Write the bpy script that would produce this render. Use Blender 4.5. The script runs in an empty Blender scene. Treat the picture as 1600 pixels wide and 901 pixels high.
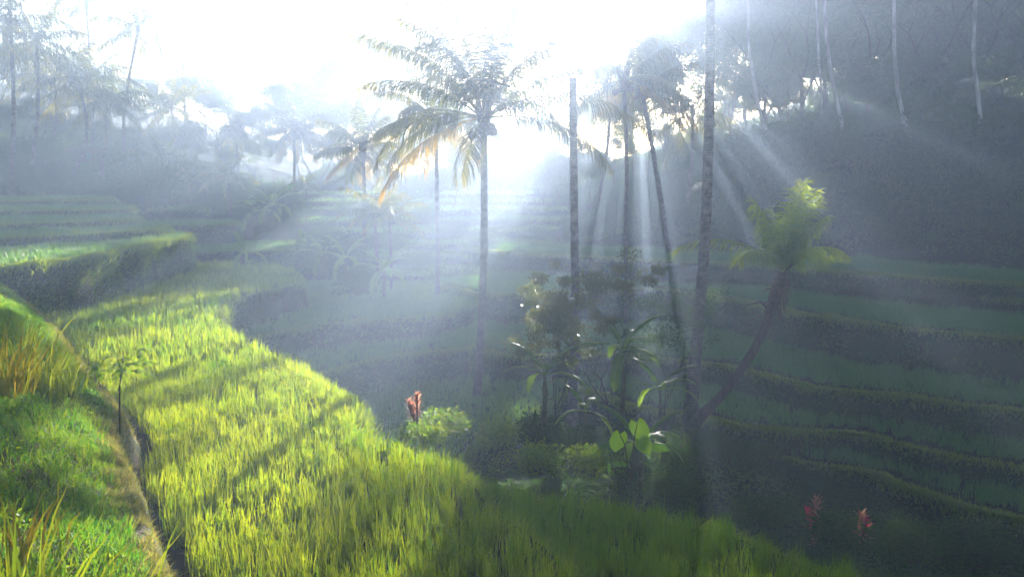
import bpy, math, random
import numpy as np
from mathutils import Vector, Matrix

R = math.radians
C = bpy.context.scene.collection
sc = bpy.context.scene
random.seed(7)
rng = np.random.default_rng(7)

# ------------------------------------------------------------------ camera
FPX = 1386.0                       # focal length in photo pixels (1600 wide)
PITCH = R(6.2)
cam_d = bpy.data.cameras.new('camera')
cam_d.sensor_width = 36.0
cam_d.lens = 36.0 * FPX / 1600.0
cam_d.clip_start = 0.1
cam_d.clip_end = 3000.0
cam = bpy.data.objects.new('camera', cam_d)
cam.location = (0, 0, 0)
cam.rotation_euler = (R(90) - PITCH, 0, 0)
C.objects.link(cam)
sc.camera = cam

def ray(px, py):
    u = (px - 800.0) / FPX
    v = (450.5 - py) / FPX
    c, s = math.cos(PITCH), math.sin(PITCH)
    return Vector((u, c + v * s, -s + v * c))

def at(px, py, Y):                 # the world point at distance Y seen at a photo pixel
    d = ray(px, py)
    return d * (Y / d.y)

def G(px, py, z):                  # the world point at height z seen at a photo pixel
    d = ray(px, py)
    p = d * (z / d.z)
    return (p.x, p.y)

# ------------------------------------------------------------------ light
SUN_DIR = ray(992, 14).normalized()
elev = math.asin(SUN_DIR.z)
azim = math.atan2(SUN_DIR.x, SUN_DIR.y)
world = bpy.data.worlds.new('World')
sc.world = world
world.use_nodes = True
wn = world.node_tree
for n in list(wn.nodes):
    wn.nodes.remove(n)
sky = wn.nodes.new('ShaderNodeTexSky')
sky.sky_type = 'NISHITA'
sky.sun_disc = False
sky.sun_elevation = elev
sky.sun_rotation = azim
bg = wn.nodes.new('ShaderNodeBackground')
bg.inputs['Strength'].default_value = 0.05
wo = wn.nodes.new('ShaderNodeOutputWorld')
wn.links.new(sky.outputs[0], bg.inputs[0])
wn.links.new(bg.outputs[0], wo.inputs[0])

sun_d = bpy.data.lights.new('sun', 'SUN')
sun_d.energy = 5.0
sun_d.angle = R(0.5)
sun_d.color = (1.0, 0.94, 0.84)
sun = bpy.data.objects.new('sun', sun_d)
sun.rotation_euler = SUN_DIR.to_track_quat('Z', 'Y').to_euler()
sun.location = SUN_DIR * 300
C.objects.link(sun)

HAZE_DENSITY = 0.0032
HAZE_G = 0.61
sc.view_settings.view_transform = 'Standard'
sc.view_settings.look = 'None'
sc.view_settings.gamma = 1.0
sc.view_settings.use_curve_mapping = False
sc.view_settings.exposure = 2.28
cy = sc.cycles
cy.max_bounces = 8
cy.diffuse_bounces = 2
cy.glossy_bounces = 2
cy.transmission_bounces = 3
cy.volume_bounces = 2
cy.transparent_max_bounces = 8
cy.caustics_reflective = False
cy.caustics_refractive = False
cy.use_denoising = True
cy.denoising_input_passes = 'RGB_ALBEDO'
cy.use_adaptive_sampling = False
cy.sample_clamp_indirect = 3.0

# ------------------------------------------------------------------ helpers: objects
def tag(o, label=None, cat=None, group=None, kind=None):
    if label: o['label'] = label
    if cat: o['category'] = cat
    if group: o['group'] = group
    if kind: o['kind'] = kind
    return o

def empty(name, loc, rz=0.0):
    o = bpy.data.objects.new(name, None)
    o.empty_display_size = 0.3
    o.location = loc
    o.rotation_euler = (0, 0, rz)
    C.objects.link(o)
    return o

def child(name, me, parent, loc=(0, 0, 0), rot=(0, 0, 0), scale=(1, 1, 1)):
    o = bpy.data.objects.new(name, me)
    C.objects.link(o)
    o.parent = parent
    o.location = loc
    o.rotation_euler = rot
    o.scale = scale
    return o

class MB:
    """collects vertices and faces (numpy) and builds one mesh"""
    def __init__(s):
        s.V, s.Q, s.T, s.tint, s.mi = [], [], [], [], []
        s.n = 0
        s.qm, s.tm = [], []
    def add(s, V, Q=None, T=None, tint=0.5, m=0):
        V = np.asarray(V, dtype=np.float32).reshape(-1, 3)
        s.V.append(V)
        t = np.asarray(tint, dtype=np.float32)
        if t.ndim == 0:
            t = np.full(len(V), float(t), np.float32)
        s.tint.append(t)
        if Q is not None and len(Q):
            Q = np.asarray(Q, dtype=np.int64).reshape(-1, 4)
            s.Q.append(Q + s.n)
            s.qm.append(np.full(len(Q), m, np.int32))
        if T is not None and len(T):
            T = np.asarray(T, dtype=np.int64).reshape(-1, 3)
            s.T.append(T + s.n)
            s.tm.append(np.full(len(T), m, np.int32))
        s.n += len(V)
    def mesh(s, name, mats, smooth=False):
        me = bpy.data.meshes.new(name)
        V = np.concatenate(s.V) if s.V else np.zeros((0, 3), np.float32)
        Q = np.concatenate(s.Q) if s.Q else np.zeros((0, 4), np.int64)
        T = np.concatenate(s.T) if s.T else np.zeros((0, 3), np.int64)
        nq, nt = len(Q), len(T)
        me.vertices.add(len(V))
        me.vertices.foreach_set('co', V.ravel())
        loops = np.concatenate([Q.ravel(), T.ravel()]).astype(np.int32)
        me.loops.add(len(loops))
        me.loops.foreach_set('vertex_index', loops)
        me.polygons.add(nq + nt)
        st = np.concatenate([np.arange(nq) * 4, nq * 4 + np.arange(nt) * 3]).astype(np.int32)
        me.polygons.foreach_set('loop_start', st)
        mi = np.concatenate((s.qm + s.tm) or [np.zeros(0, np.int32)]).astype(np.int32)
        me.polygons.foreach_set('material_index', mi)
        if smooth:
            me.polygons.foreach_set('use_smooth', np.ones(nq + nt, bool))
        me.update(calc_edges=True)
        a = me.attributes.new('tint', 'FLOAT', 'POINT')
        a.data.foreach_set('value', np.concatenate(s.tint) if s.tint else np.zeros(0, np.float32))
        for m in (mats if isinstance(mats, (list, tuple)) else [mats]):
            me.materials.append(m)
        return me
    def obj(s, name, mats, parent=None, smooth=False):
        o = bpy.data.objects.new(name, s.mesh(name, mats, smooth))
        C.objects.link(o)
        if parent: o.parent = parent
        return o

def tube(mb, pts, rad, seg=8, tint=0.5, m=0, cap=True):
    pts = np.asarray(pts, float)
    n = len(pts)
    rad = np.broadcast_to(np.asarray(rad, float), (n,))
    tan = np.gradient(pts, axis=0)
    tan /= np.linalg.norm(tan, axis=1, keepdims=True) + 1e-9
    ref = np.array([0.0, 1.0, 0.02]) if abs(tan[0][1]) < 0.8 else np.array([1.0, 0.03, 0.0])
    a = np.cross(tan, ref); a /= np.linalg.norm(a, axis=1, keepdims=True) + 1e-9
    b = np.cross(tan, a)
    th = np.arange(seg) * 2 * math.pi / seg
    V = pts[:, None, :] + rad[:, None, None] * (a[:, None, :] * np.cos(th)[None, :, None] + b[:, None, :] * np.sin(th)[None, :, None])
    V = V.reshape(-1, 3)
    i = np.arange(n - 1)[:, None] * seg
    j = np.arange(seg)[None, :]
    k = (j + 1) % seg
    Q = np.stack([i + j, i + k, i + seg + k, i + seg + j], -1).reshape(-1, 4)
    T = []
    if cap:
        V = np.vstack([V, pts[-1:], pts[:1]])
        c = n * seg
        o = (n - 1) * seg
        T = [(o + x, o + (x + 1) % seg, c) for x in range(seg)] + [((x + 1) % seg, x, c + 1) for x in range(seg)]
    mb.add(V, Q, T, tint, m)

def blades(mb, P, H, W, yaw, lean, tint, droop=0.25, m=0, seg=3):
    """grass blades: tapered strips that lean and bend over; P (N,3), others (N,)"""
    N = len(P)
    if N == 0: return
    H, W, yaw, lean, tint = [np.broadcast_to(np.asarray(x, float), (N,)) for x in (H, W, yaw, lean, tint)]
    droop = np.broadcast_to(np.asarray(droop, float), (N,))
    d = np.stack([np.cos(yaw), np.sin(yaw), np.zeros(N)], 1)
    tw = yaw + rng.normal(0, 0.7, N)
    w = np.stack([-np.sin(tw), np.cos(tw), np.zeros(N)], 1)
    rows = []
    ss = [0.0, 0.42, 0.78] if seg == 3 else [0.0, 0.55]
    ws = [0.8, 1.0, 0.6] if seg == 3 else [0.85, 0.8]
    for s_, k in zip(ss, ws):
        c = P + d * (lean * s_ ** 1.8)[:, None]
        c = c + np.stack([np.zeros(N), np.zeros(N), H * (s_ - droop * s_ ** 3)], 1)
        rows.append(c - w * (W * k * 0.5)[:, None])
        rows.append(c + w * (W * k * 0.5)[:, None])
    tip = P + d * lean[:, None] + np.stack([np.zeros(N), np.zeros(N), H * (1 - droop)], 1)
    rows.append(tip)
    nv = len(rows)
    V = np.stack(rows, 1).reshape(-1, 3)
    b = np.arange(N)[:, None] * nv
    Q = [np.concatenate([b + 2 * i, b + 2 * i + 1, b + 2 * i + 3, b + 2 * i + 2], 1) for i in range(len(ss) - 1)]
    l = 2 * (len(ss) - 1)
    T = np.concatenate([b + l, b + l + 1, b + l + 2], 1)
    mb.add(V, np.concatenate(Q), T, np.repeat(tint, nv), m)

def leaves(mb, P, D, L, W, tint, m=0, fold=0.15):
    """pointed leaf faces (two triangles folded at the midrib) at P along direction D"""
    N = len(P)
    if N == 0: return
    L = np.broadcast_to(np.asarray(L, float), (N,)); W = np.broadcast_to(np.asarray(W, float), (N,))
    D = D / (np.linalg.norm(D, axis=1, keepdims=True) + 1e-9)
    r = rng.normal(0, 1, (N, 3))
    S = np.cross(D, r); S /= np.linalg.norm(S, axis=1, keepdims=True) + 1e-9
    U = np.cross(S, D)
    mid = P + D * (L * 0.45)[:, None] + U * (L * fold)[:, None]
    V = np.stack([P, mid - S * (W * 0.5)[:, None], P + D * L[:, None], mid + S * (W * 0.5)[:, None]], 1).reshape(-1, 3)
    Q = np.arange(N * 4).reshape(-1, 4)
    mb.add(V, Q, None, np.repeat(np.broadcast_to(np.asarray(tint, float), (N,)), 4), m)

def vnoise(x, y, s, seed=0):
    """smooth value noise in numpy"""
    x = np.asarray(x, float) / s + seed * 17.3; y = np.asarray(y, float) / s + seed * 9.1
    xi, yi = np.floor(x), np.floor(y)
    fx, fy = x - xi, y - yi
    fx = fx * fx * (3 - 2 * fx); fy = fy * fy * (3 - 2 * fy)
    def h(a, b):
        v = np.sin(a * 127.1 + b * 311.7) * 43758.5453
        return v - np.floor(v)
    return (h(xi, yi) * (1 - fx) + h(xi + 1, yi) * fx) * (1 - fy) + (h(xi, yi + 1) * (1 - fx) + h(xi + 1, yi + 1) * fx) * fy

# ------------------------------------------------------------------ materials
def nmat(name):
    m = bpy.data.materials.new(name)
    m.use_nodes = True
    nt = m.node_tree
    for n in list(nt.nodes): nt.nodes.remove(n)
    out = nt.nodes.new('ShaderNodeOutputMaterial')
    return m, nt, out

def leaf_mat(name, a, b, ta, tb, fac=0.5, rough=0.45, spec=0.35, objrand=0.0):
    m, nt, out = nmat(name)
    at_ = nt.nodes.new('ShaderNodeAttribute'); at_.attribute_name = 'tint'
    fac_out = at_.outputs['Fac']
    if objrand:
        oi = nt.nodes.new('ShaderNodeObjectInfo')
        ma = nt.nodes.new('ShaderNodeMath'); ma.operation = 'MULTIPLY_ADD'
        nt.links.new(oi.outputs['Random'], ma.inputs[0]); ma.inputs[1].default_value = objrand
        sb = nt.nodes.new('ShaderNodeMath'); sb.operation = 'SUBTRACT'; sb.inputs[1].default_value = objrand * 0.5
        nt.links.new(at_.outputs['Fac'], sb.inputs[0]); nt.links.new(sb.outputs[0], ma.inputs[2])
        ma.use_clamp = True
        fac_out = ma.outputs[0]
    def mix(c1, c2):
        r = nt.nodes.new('ShaderNodeMix'); r.data_type = 'RGBA'
        nt.links.new(fac_out, r.inputs[0])
        r.inputs[6].default_value = (*c1, 1); r.inputs[7].default_value = (*c2, 1)
        return r.outputs[2]
    p = nt.nodes.new('ShaderNodeBsdfPrincipled')
    nt.links.new(mix(a, b), p.inputs['Base Color'])
    p.inputs['Roughness'].default_value = rough
    p.inputs['Specular IOR Level'].default_value = spec
    t = nt.nodes.new('ShaderNodeBsdfTranslucent')
    nt.links.new(mix(ta, tb), t.inputs['Color'])
    mx = nt.nodes.new('ShaderNodeMixShader'); mx.inputs[0].default_value = fac
    nt.links.new(p.outputs[0], mx.inputs[1]); nt.links.new(t.outputs[0], mx.inputs[2])
    nt.links.new(mx.outputs[0], out.inputs['Surface'])
    return m

def solid_mat(name, a, b, scale=3.0, rough=0.9, detail=6.0, stretch=(1, 1, 1), bump=0.4, c=None, c_scale=0.4):
    m, nt, out = nmat(name)
    tc = nt.nodes.new('ShaderNodeTexCoord')
    mp = nt.nodes.new('ShaderNodeMapping'); mp.inputs['Scale'].default_value = stretch
    nt.links.new(tc.outputs['Object'], mp.inputs[0])
    nz = nt.nodes.new('ShaderNodeTexNoise'); nz.inputs['Scale'].default_value = scale; nz.inputs['Detail'].default_value = detail
    nt.links.new(mp.outputs[0], nz.inputs['Vector'])
    cr = nt.nodes.new('ShaderNodeValToRGB')
    cr.color_ramp.elements[0].position = 0.32; cr.color_ramp.elements[0].color = (*a, 1)
    cr.color_ramp.elements[1].position = 0.68; cr.color_ramp.elements[1].color = (*b, 1)
    nt.links.new(nz.outputs['Fac'], cr.inputs[0])
    col = cr.outputs[0]
    if c:
        n2 = nt.nodes.new('ShaderNodeTexNoise'); n2.inputs['Scale'].default_value = c_scale; n2.inputs['Detail'].default_value = 4
        nt.links.new(tc.outputs['Object'], n2.inputs['Vector'])
        c2 = nt.nodes.new('ShaderNodeValToRGB'); c2.color_ramp.elements[0].position = 0.45; c2.color_ramp.elements[1].position = 0.6
        nt.links.new(n2.outputs['Fac'], c2.inputs[0])
        mx = nt.nodes.new('ShaderNodeMix'); mx.data_type = 'RGBA'
        nt.links.new(c2.outputs[0], mx.inputs[0]); nt.links.new(col, mx.inputs[6]); mx.inputs[7].default_value = (*c, 1)
        col = mx.outputs[2]
    p = nt.nodes.new('ShaderNodeBsdfPrincipled')
    nt.links.new(col, p.inputs['Base Color'])
    p.inputs['Roughness'].default_value = rough
    p.inputs['Specular IOR Level'].default_value = 0.2
    if bump:
        bp = nt.nodes.new('ShaderNodeBump'); bp.inputs['Strength'].default_value = bump; bp.inputs['Distance'].default_value = 0.08
        nt.links.new(nz.outputs['Fac'], bp.inputs['Height']); nt.links.new(bp.outputs[0], p.inputs['Normal'])
    nt.links.new(p.outputs[0], out.inputs['Surface'])
    return m

def trunk_mat(name, a, b, ring=22.0):
    """palm bark: ring scars up the stem over a blotchy grey"""
    m, nt, out = nmat(name)
    tc = nt.nodes.new('ShaderNodeTexCoord')
    w = nt.nodes.new('ShaderNodeTexWave'); w.wave_type = 'BANDS'; w.bands_direction = 'Z'
    w.inputs['Scale'].default_value = ring / 6.28; w.inputs['Distortion'].default_value = 9.0; w.inputs['Detail'].default_value = 3
    nt.links.new(tc.outputs['Object'], w.inputs['Vector'])
    nz = nt.nodes.new('ShaderNodeTexNoise'); nz.inputs['Scale'].default_value = 5.0; nz.inputs['Detail'].default_value = 8
    nt.links.new(tc.outputs['Object'], nz.inputs['Vector'])
    ad = nt.nodes.new('ShaderNodeMath'); ad.operation = 'MULTIPLY_ADD'
    nt.links.new(w.outputs['Fac'], ad.inputs[0]); ad.inputs[1].default_value = 0.10; nt.links.new(nz.outputs['Fac'], ad.inputs[2])
    cr = nt.nodes.new('ShaderNodeValToRGB')
    cr.color_ramp.elements[0].position = 0.42; cr.color_ramp.elements[0].color = (*a, 1)
    cr.color_ramp.elements[1].position = 0.85; cr.color_ramp.elements[1].color = (*b, 1)
    nt.links.new(ad.outputs[0], cr.inputs[0])
    p = nt.nodes.new('ShaderNodeBsdfPrincipled'); p.inputs['Roughness'].default_value = 0.85
    p.inputs['Specular IOR Level'].default_value = 0.25
    nt.links.new(cr.outputs[0], p.inputs['Base Color'])
    bp = nt.nodes.new('ShaderNodeBump'); bp.inputs['Strength'].default_value = 0.6; bp.inputs['Distance'].default_value = 0.03
    nt.links.new(ad.outputs[0], bp.inputs['Height']); nt.links.new(bp.outputs[0], p.inputs['Normal'])
    nt.links.new(p.outputs[0], out.inputs['Surface'])
    return m

M = {}
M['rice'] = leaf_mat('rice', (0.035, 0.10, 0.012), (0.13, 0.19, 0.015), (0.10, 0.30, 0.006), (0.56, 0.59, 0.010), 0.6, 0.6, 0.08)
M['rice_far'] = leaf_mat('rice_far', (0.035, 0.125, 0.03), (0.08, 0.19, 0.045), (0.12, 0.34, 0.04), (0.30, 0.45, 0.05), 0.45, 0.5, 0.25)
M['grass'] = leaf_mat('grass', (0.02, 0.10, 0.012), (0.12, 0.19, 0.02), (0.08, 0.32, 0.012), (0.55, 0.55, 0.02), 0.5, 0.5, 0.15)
M['dry_grass'] = leaf_mat('dry_grass', (0.07, 0.12, 0.02), (0.34, 0.26, 0.09), (0.30, 0.36, 0.03), (0.68, 0.50, 0.12), 0.45, 0.6, 0.2)
M['orange_grass'] = leaf_mat('orange_grass', (0.05, 0.12, 0.02), (0.25, 0.14, 0.02), (0.30, 0.40, 0.02), (0.65, 0.32, 0.02), 0.5, 0.5, 0.2)
M['frond'] = leaf_mat('frond', (0.018, 0.045, 0.012), (0.10, 0.11, 0.02), (0.05, 0.10, 0.008), (0.50, 0.42, 0.02), 0.38, 0.5, 0.25, 0.25)
M['frond_young'] = leaf_mat('frond_young', (0.04, 0.10, 0.015), (0.11, 0.16, 0.02), (0.18, 0.40, 0.012), (0.52, 0.58, 0.02), 0.5, 0.45, 0.25)
M['frond_old'] = leaf_mat('frond_old', (0.06, 0.08, 0.02), (0.20, 0.13, 0.03), (0.26, 0.26, 0.02), (0.62, 0.36, 0.02), 0.5, 0.5, 0.3)
M['crown'] = leaf_mat('tree_leaf', (0.022, 0.055, 0.016), (0.07, 0.11, 0.03), (0.08, 0.18, 0.02), (0.22, 0.28, 0.04), 0.35, 0.45, 0.4, 0.4)
M['bronze'] = leaf_mat('bronze_leaf', (0.03, 0.06, 0.016), (0.075, 0.085, 0.026), (0.12, 0.20, 0.02), (0.36, 0.34, 0.05), 0.4, 0.25, 0.6)
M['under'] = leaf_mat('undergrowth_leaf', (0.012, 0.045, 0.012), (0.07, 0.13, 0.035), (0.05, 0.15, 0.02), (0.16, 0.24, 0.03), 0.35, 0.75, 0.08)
M['banana'] = leaf_mat('banana_leaf', (0.03, 0.09, 0.02), (0.08, 0.15, 0.025), (0.12, 0.32, 0.02), (0.42, 0.60, 0.03), 0.5, 0.5, 0.22)
M['bigleaf'] = leaf_mat('broad_leaf', (0.05, 0.14, 0.015), (0.10, 0.20, 0.02), (0.30, 0.62, 0.02), (0.50, 0.75, 0.03), 0.6, 0.35, 0.4)
M['red'] = leaf_mat('red_leaf', (0.09, 0.02, 0.018), (0.22, 0.06, 0.03), (0.45, 0.16, 0.09), (0.80, 0.46, 0.30), 0.5, 0.65, 0.1)
M['pink'] = leaf_mat('pink_leaf', (0.25, 0.012, 0.06), (0.5, 0.03, 0.12), (0.6, 0.02, 0.12), (0.85, 0.08, 0.22), 0.5, 0.65, 0.1)
M['palm_bark'] = trunk_mat('palm_bark', (0.055, 0.048, 0.042), (0.20, 0.18, 0.16))
M['pale_bark'] = solid_mat('pale_bark', (0.13, 0.12, 0.11), (0.44, 0.42, 0.39), 3, 0.8, stretch=(1, 1, 0.35))
M['dark_bark'] = solid_mat('dark_bark', (0.035, 0.026, 0.02), (0.11, 0.085, 0.06), 8, 0.9, stretch=(1, 1, 0.3))
M['stem'] = solid_mat('stem_green', (0.06, 0.07, 0.025), (0.14, 0.14, 0.05), 6, 0.6)
M['husk'] = solid_mat('husk', (0.06, 0.045, 0.03), (0.17, 0.11, 0.06), 12, 0.8)
M['earth'] = solid_mat('earth', (0.03, 0.02, 0.01), (0.09, 0.055, 0.028), 3.5, 0.95, c=(0.025, 0.05, 0.012), c_scale=1.3)
M['wall'] = solid_mat('terrace_bank', (0.022, 0.04, 0.012), (0.07, 0.062, 0.03), 2.2, 0.95, c=(0.018, 0.055, 0.013), c_scale=0.9)
M['mud'] = solid_mat('paddy_mud', (0.012, 0.012, 0.007), (0.03, 0.028, 0.016), 4, 0.9, bump=0.3)
M['soil_path'] = solid_mat('soil_path', (0.05, 0.04, 0.02), (0.15, 0.115, 0.06), 9, 0.95, bump=0.8, c=(0.05, 0.07, 0.02), c_scale=3)
M['floor'] = solid_mat('valley_floor', (0.012, 0.026, 0.009), (0.035, 0.055, 0.018), 1.2, 0.95, c=(0.04, 0.035, 0.02), c_scale=0.15)
M['thatch'] = solid_mat('thatch', (0.06, 0.05, 0.04), (0.15, 0.125, 0.10), 9, 0.95, stretch=(1, 6, 1))
M['plank'] = solid_mat('plank_wood', (0.05, 0.04, 0.03), (0.14, 0.11, 0.08), 5, 0.85, stretch=(6, 6, 1))
M['blue_cloth'] = solid_mat('tarp', (0.04, 0.12, 0.10), (0.07, 0.17, 0.14), 4, 0.7)

# ------------------------------------------------------------------ terrain
CTRL = np.array([
    (0, -12, -3.4), (-14, -10, -3.0), (14, -10, -6.0), (0, 3, -5.6), (-5, 10, -5.6), (2, 10, -6.2), (-10, 20, -5.7), (-14, 32, -5.6), (-14, 46, -5.6), (6, 8, -7.4), (12, 6, -9),
    (-20, 34, -4.2), (-28, 40, -3.2), (-36, 46, -2.4), (-24, 50, -3.2), (-22, 24, -4.2), (-40, 24, -2.0), (-30, 12, -3.0),
    (-31, 57, -1.0), (-35, 63, 1.8), (-42, 70, 3.4), (-52, 74, 4.5), (-62, 60, 4.5), (-60, 34, 0), (-27, 66, -1.2), (-23, 72, -1.6), (-22, 62, -3.6), (-14, 60, -5.4),
    (-7, 40, -8.2), (-4, 30, -9.3), (-2, 22, -8.6), (-1, 17, -7.2), (1, 34, -9.9), (8, 24, -9.7), (12, 19, -10.2), (18, 13, -10.5), (26, 10, -10), (3.4, 19.5, -8.4), (6.2, 27.5, -8.3), (2.5, 27, -8.9),
    (0, 48, -8.2), (-5, 56, -7.2), (7, 44, -8.6),
    (4, 55, -6.4), (10, 54, -5.6), (20, 43, -6.2), (23, 34, -8.4), (14, 33, -9.3), (17, 28, -9.9), (24, 23, -10), (40, 32, -6.5), (36, 40, -5.2),
    (6, 66, -3.5), (14, 62, -2.2), (23, 55, -1.8), (32, 47, -1.8), (18, 68, 2.2), (25, 63, 3.2), (32, 57, 3.8), (40, 50, 4.0), (46, 62, 7.5), (30, 85, 7.5), (14, 92, 3.5), (62, 60, 12), (50, 100, 15), (62, 35, 5),
    (-30, 100, 3.5), (-12, 100, 0.5), (0, 82, -3), (-14, 82, -2), (-40, 96, 6), (-72, 92, 10), (0, 138, 2), (14, 138, 3), (-40, 140, 10), (60, 140, 22), (-80, 140, 18), (-28, 84, -0.5), (-20, 118, 3),
    (40, -10, -9), (60, 5, -5), (-50, -10, 0), (70, -12, -6), (-70, 0, 3)], float)

def tps_fit(P):
    n = len(P)
    d = np.linalg.norm(P[:, None, :2] - P[None, :, :2], axis=2)
    K = np.where(d > 0, d * d * np.log(d + 1e-9), 0) + np.eye(n) * 0.8
    A = np.zeros((n + 3, n + 3)); A[:n, :n] = K
    A[:n, n] = 1; A[:n, n + 1:] = P[:, :2]; A[n, :n] = 1; A[n + 1:, :n] = P[:, :2].T
    return np.linalg.solve(A, np.concatenate([P[:, 2], [0, 0, 0]]))
CTRL = np.vstack([CTRL] + [np.array(at(a, b, y_))[None] for a, b, y_ in ((1538, 240, 54), (1421, 214, 57), (1321, 220, 60), (1201, 226, 64), (1640, 250, 50))])
TPS = tps_fit(CTRL)
def base_z(x, y):
    x = np.asarray(x, float); y = np.asarray(y, float)
    sh = x.shape
    x = x.ravel(); y = y.ravel()
    d = np.sqrt((x[:, None] - CTRL[None, :, 0]) ** 2 + (y[:, None] - CTRL[None, :, 1]) ** 2)
    K = d * d * np.log(d + 1e-9)
    n = len(CTRL)
    z = K @ TPS[:n] + TPS[n] + TPS[n + 1] * x + TPS[n + 2] * y
    z = z + (vnoise(x, y, 5, 3) - 0.5) * 0.5 + (vnoise(x, y, 1.4, 4) - 0.5) * 0.16
    return z.reshape(sh)
def bz(x, y): return float(base_z(np.array([x]), np.array([y]))[0])

gx = np.concatenate([np.linspace(-92, -40, 40), np.linspace(-39, 48, 230), np.linspace(49, 92, 36)])
gy = np.concatenate([np.linspace(-14, 0, 12), np.linspace(0.4, 75, 220), np.linspace(76, 128, 56)])
X, Y = np.meshgrid(gx, gy)
Z = base_z(X, Y)
nx, ny = len(gx), len(gy)
i = (np.arange(ny - 1)[:, None] * nx + np.arange(nx - 1)[None, :]).ravel()
mb = MB()
mb.add(np.stack([X, Y, Z], -1), np.stack([i, i + 1, i + nx + 1, i + nx], 1))
tag(mb.obj('ground', M['floor'], smooth=True), kind='structure')

def resample(pts, step=0.5, noise=0.12, seed=0):
    p = np.asarray(pts, float)
    # Catmull-Rom through the points, then even steps
    q = np.vstack([2 * p[0] - p[1], p, 2 * p[-1] - p[-2]])
    out = []
    for k in range(1, len(q) - 2):
        t = np.linspace(0, 1, 12, endpoint=False)[:, None]
        a, b, c, d = q[k - 1], q[k], q[k + 1], q[k + 2]
        out.append(0.5 * (2 * b + (c - a) * t + (2 * a - 5 * b + 4 * c - d) * t ** 2 + (3 * b - a - 3 * c + d) * t ** 3))
    out.append(p[-1:])
    o = np.vstack(out)
    s = np.concatenate([[0], np.cumsum(np.linalg.norm(np.diff(o, axis=0), axis=1))])
    n = max(4, int(s[-1] / step))
    u = np.linspace(0, s[-1], n)
    r = np.stack([np.interp(u, s, o[:, j]) for j in range(o.shape[1])], 1)
    if noise:
        r[:, 0] += (vnoise(u, u * 0, 1.5, seed + 1) - 0.5) * 2 * noise + (vnoise(u, u * 0, 0.5, seed + 4) - 0.5) * noise
        r[:, 1] += (vnoise(u, u * 0 + 5, 1.5, seed + 2) - 0.5) * 2 * noise + (vnoise(u, u * 0 + 5, 0.5, seed + 6) - 0.5) * noise
    return r

def pip(P, poly):
    x, y = P[:, 0], P[:, 1]
    ins = np.zeros(len(P), bool)
    n = len(poly)
    for k in range(n):
        x1, y1 = poly[k]; x2, y2 = poly[(k + 1) % n]
        if y1 == y2: continue
        c = ((y1 > y) != (y2 > y)) & (x < (x2 - x1) * (y - y1) / (y2 - y1) + x1)
        ins ^= c
    return ins

def in_view(P, mx=1.18, my=1.2):
    c, s = math.cos(PITCH), math.sin(PITCH)
    f = P[:, 1] * c - P[:, 2] * s
    u = P[:, 1] * s + P[:, 2] * c
    fx = np.abs(P[:, 0] / np.maximum(f, 0.1)) * FPX / 800
    fy = np.abs(u / np.maximum(f, 0.1)) * FPX / 450
    return (f > 0.5) & (fx < mx) & (fy < my)

TERR = []
def terrace(edge, back, z, depth=2.5, batter=0.18, seed=0, noise=0.14, step=0.45, wall='wall', top='mud', name='rice_terrace'):
    e = resample(edge, step, noise, seed)
    poly = np.vstack([e, np.asarray(back, float)])
    area = 0.5 * np.sum(poly[:, 0] * np.roll(poly[:, 1], -1) - np.roll(poly[:, 0], -1) * poly[:, 1])
    t = np.gradient(e, axis=0); t /= np.linalg.norm(t, axis=1, keepdims=True) + 1e-9
    nrm = np.stack([t[:, 1], -t[:, 0]], 1) * (1 if area > 0 else -1)
    mb = MB()
    rows = 7
    lvl = np.linspace(0, 1, rows)
    W = []
    for r_, l in enumerate(lvl):
        off = batter * l * depth
        bump = (vnoise(np.arange(len(e)) * step, np.full(len(e), l * depth), 0.7, seed + 8) - 0.5) * 0.36 * (1 if r_ else 0.2)
        xy = e + nrm * (off + bump)[:, None] if r_ else e
        W.append(np.column_stack([xy, np.full(len(e), z - l * depth)]))
    W = np.stack(W)
    n = len(e)
    i = (np.arange(rows - 1)[:, None] * n + np.arange(n - 1)[None, :]).ravel()
    mb.add(W, np.stack([i, i + 1, i + n + 1, i + n], 1), m=1)
    me = mb.mesh(name, [M[top], M[wall]], smooth=True)
    import bmesh
    bm = bmesh.new(); bm.from_mesh(me)
    bm.verts.ensure_lookup_table()
    vs = [bm.verts[k] for k in range(n)] + [bm.verts.new((float(b[0]), float(b[1]), z)) for b in back]
    f = bm.faces.new(vs); f.material_index = 0; f.smooth = False
    bmesh.ops.triangulate(bm, faces=[f])
    bm.to_mesh(me); bm.free()
    o = bpy.data.objects.new(name, me); C.objects.link(o)
    tag(o, kind='structure')
    d = dict(e=e, nrm=nrm, poly=poly, z=z, depth=depth, batter=batter)
    TERR.append(d)
    return d

# foreground field and the slightly lower one beside it (outlines are those of the rice tops, 0.5 m above)
F0_edge = [G(1010, 985, -4.0), G(950, 900, -4.0), G(850, 800, -4.0), G(772, 742, -4.0), G(725, 694, -4.0), G(640, 672, -4.0), G(575, 645, -4.0), G(560, 605, -4.0), G(505, 565, -4.0), G(440, 535, -4.0),
           G(380, 514, -4.0), G(350, 490, -4.0), G(342, 468, -4.0), G(375, 449, -4.0), G(440, 434, -4.0), G(466, 427, -4.0), G(468, 419, -4.0), G(448, 408, -4.0), G(410, 400, -4.0)]
F0 = terrace(F0_edge, [(-26, 58), (-30, 30), (-14, 12), (-5, 3), (1.2, 3)], -4.5, 4.4, 0.22, 1, 0.10)
F1_edge = [(9, 4.5), G(1600, 975, -4.75), G(1430, 897, -4.75), G(1260, 836, -4.75), G(1150, 796, -4.75), G(1050, 778, -4.75), G(950, 764, -4.75), G(870, 748, -4.75), G(790, 735, -4.75), G(700, 715, -4.75)]
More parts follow.
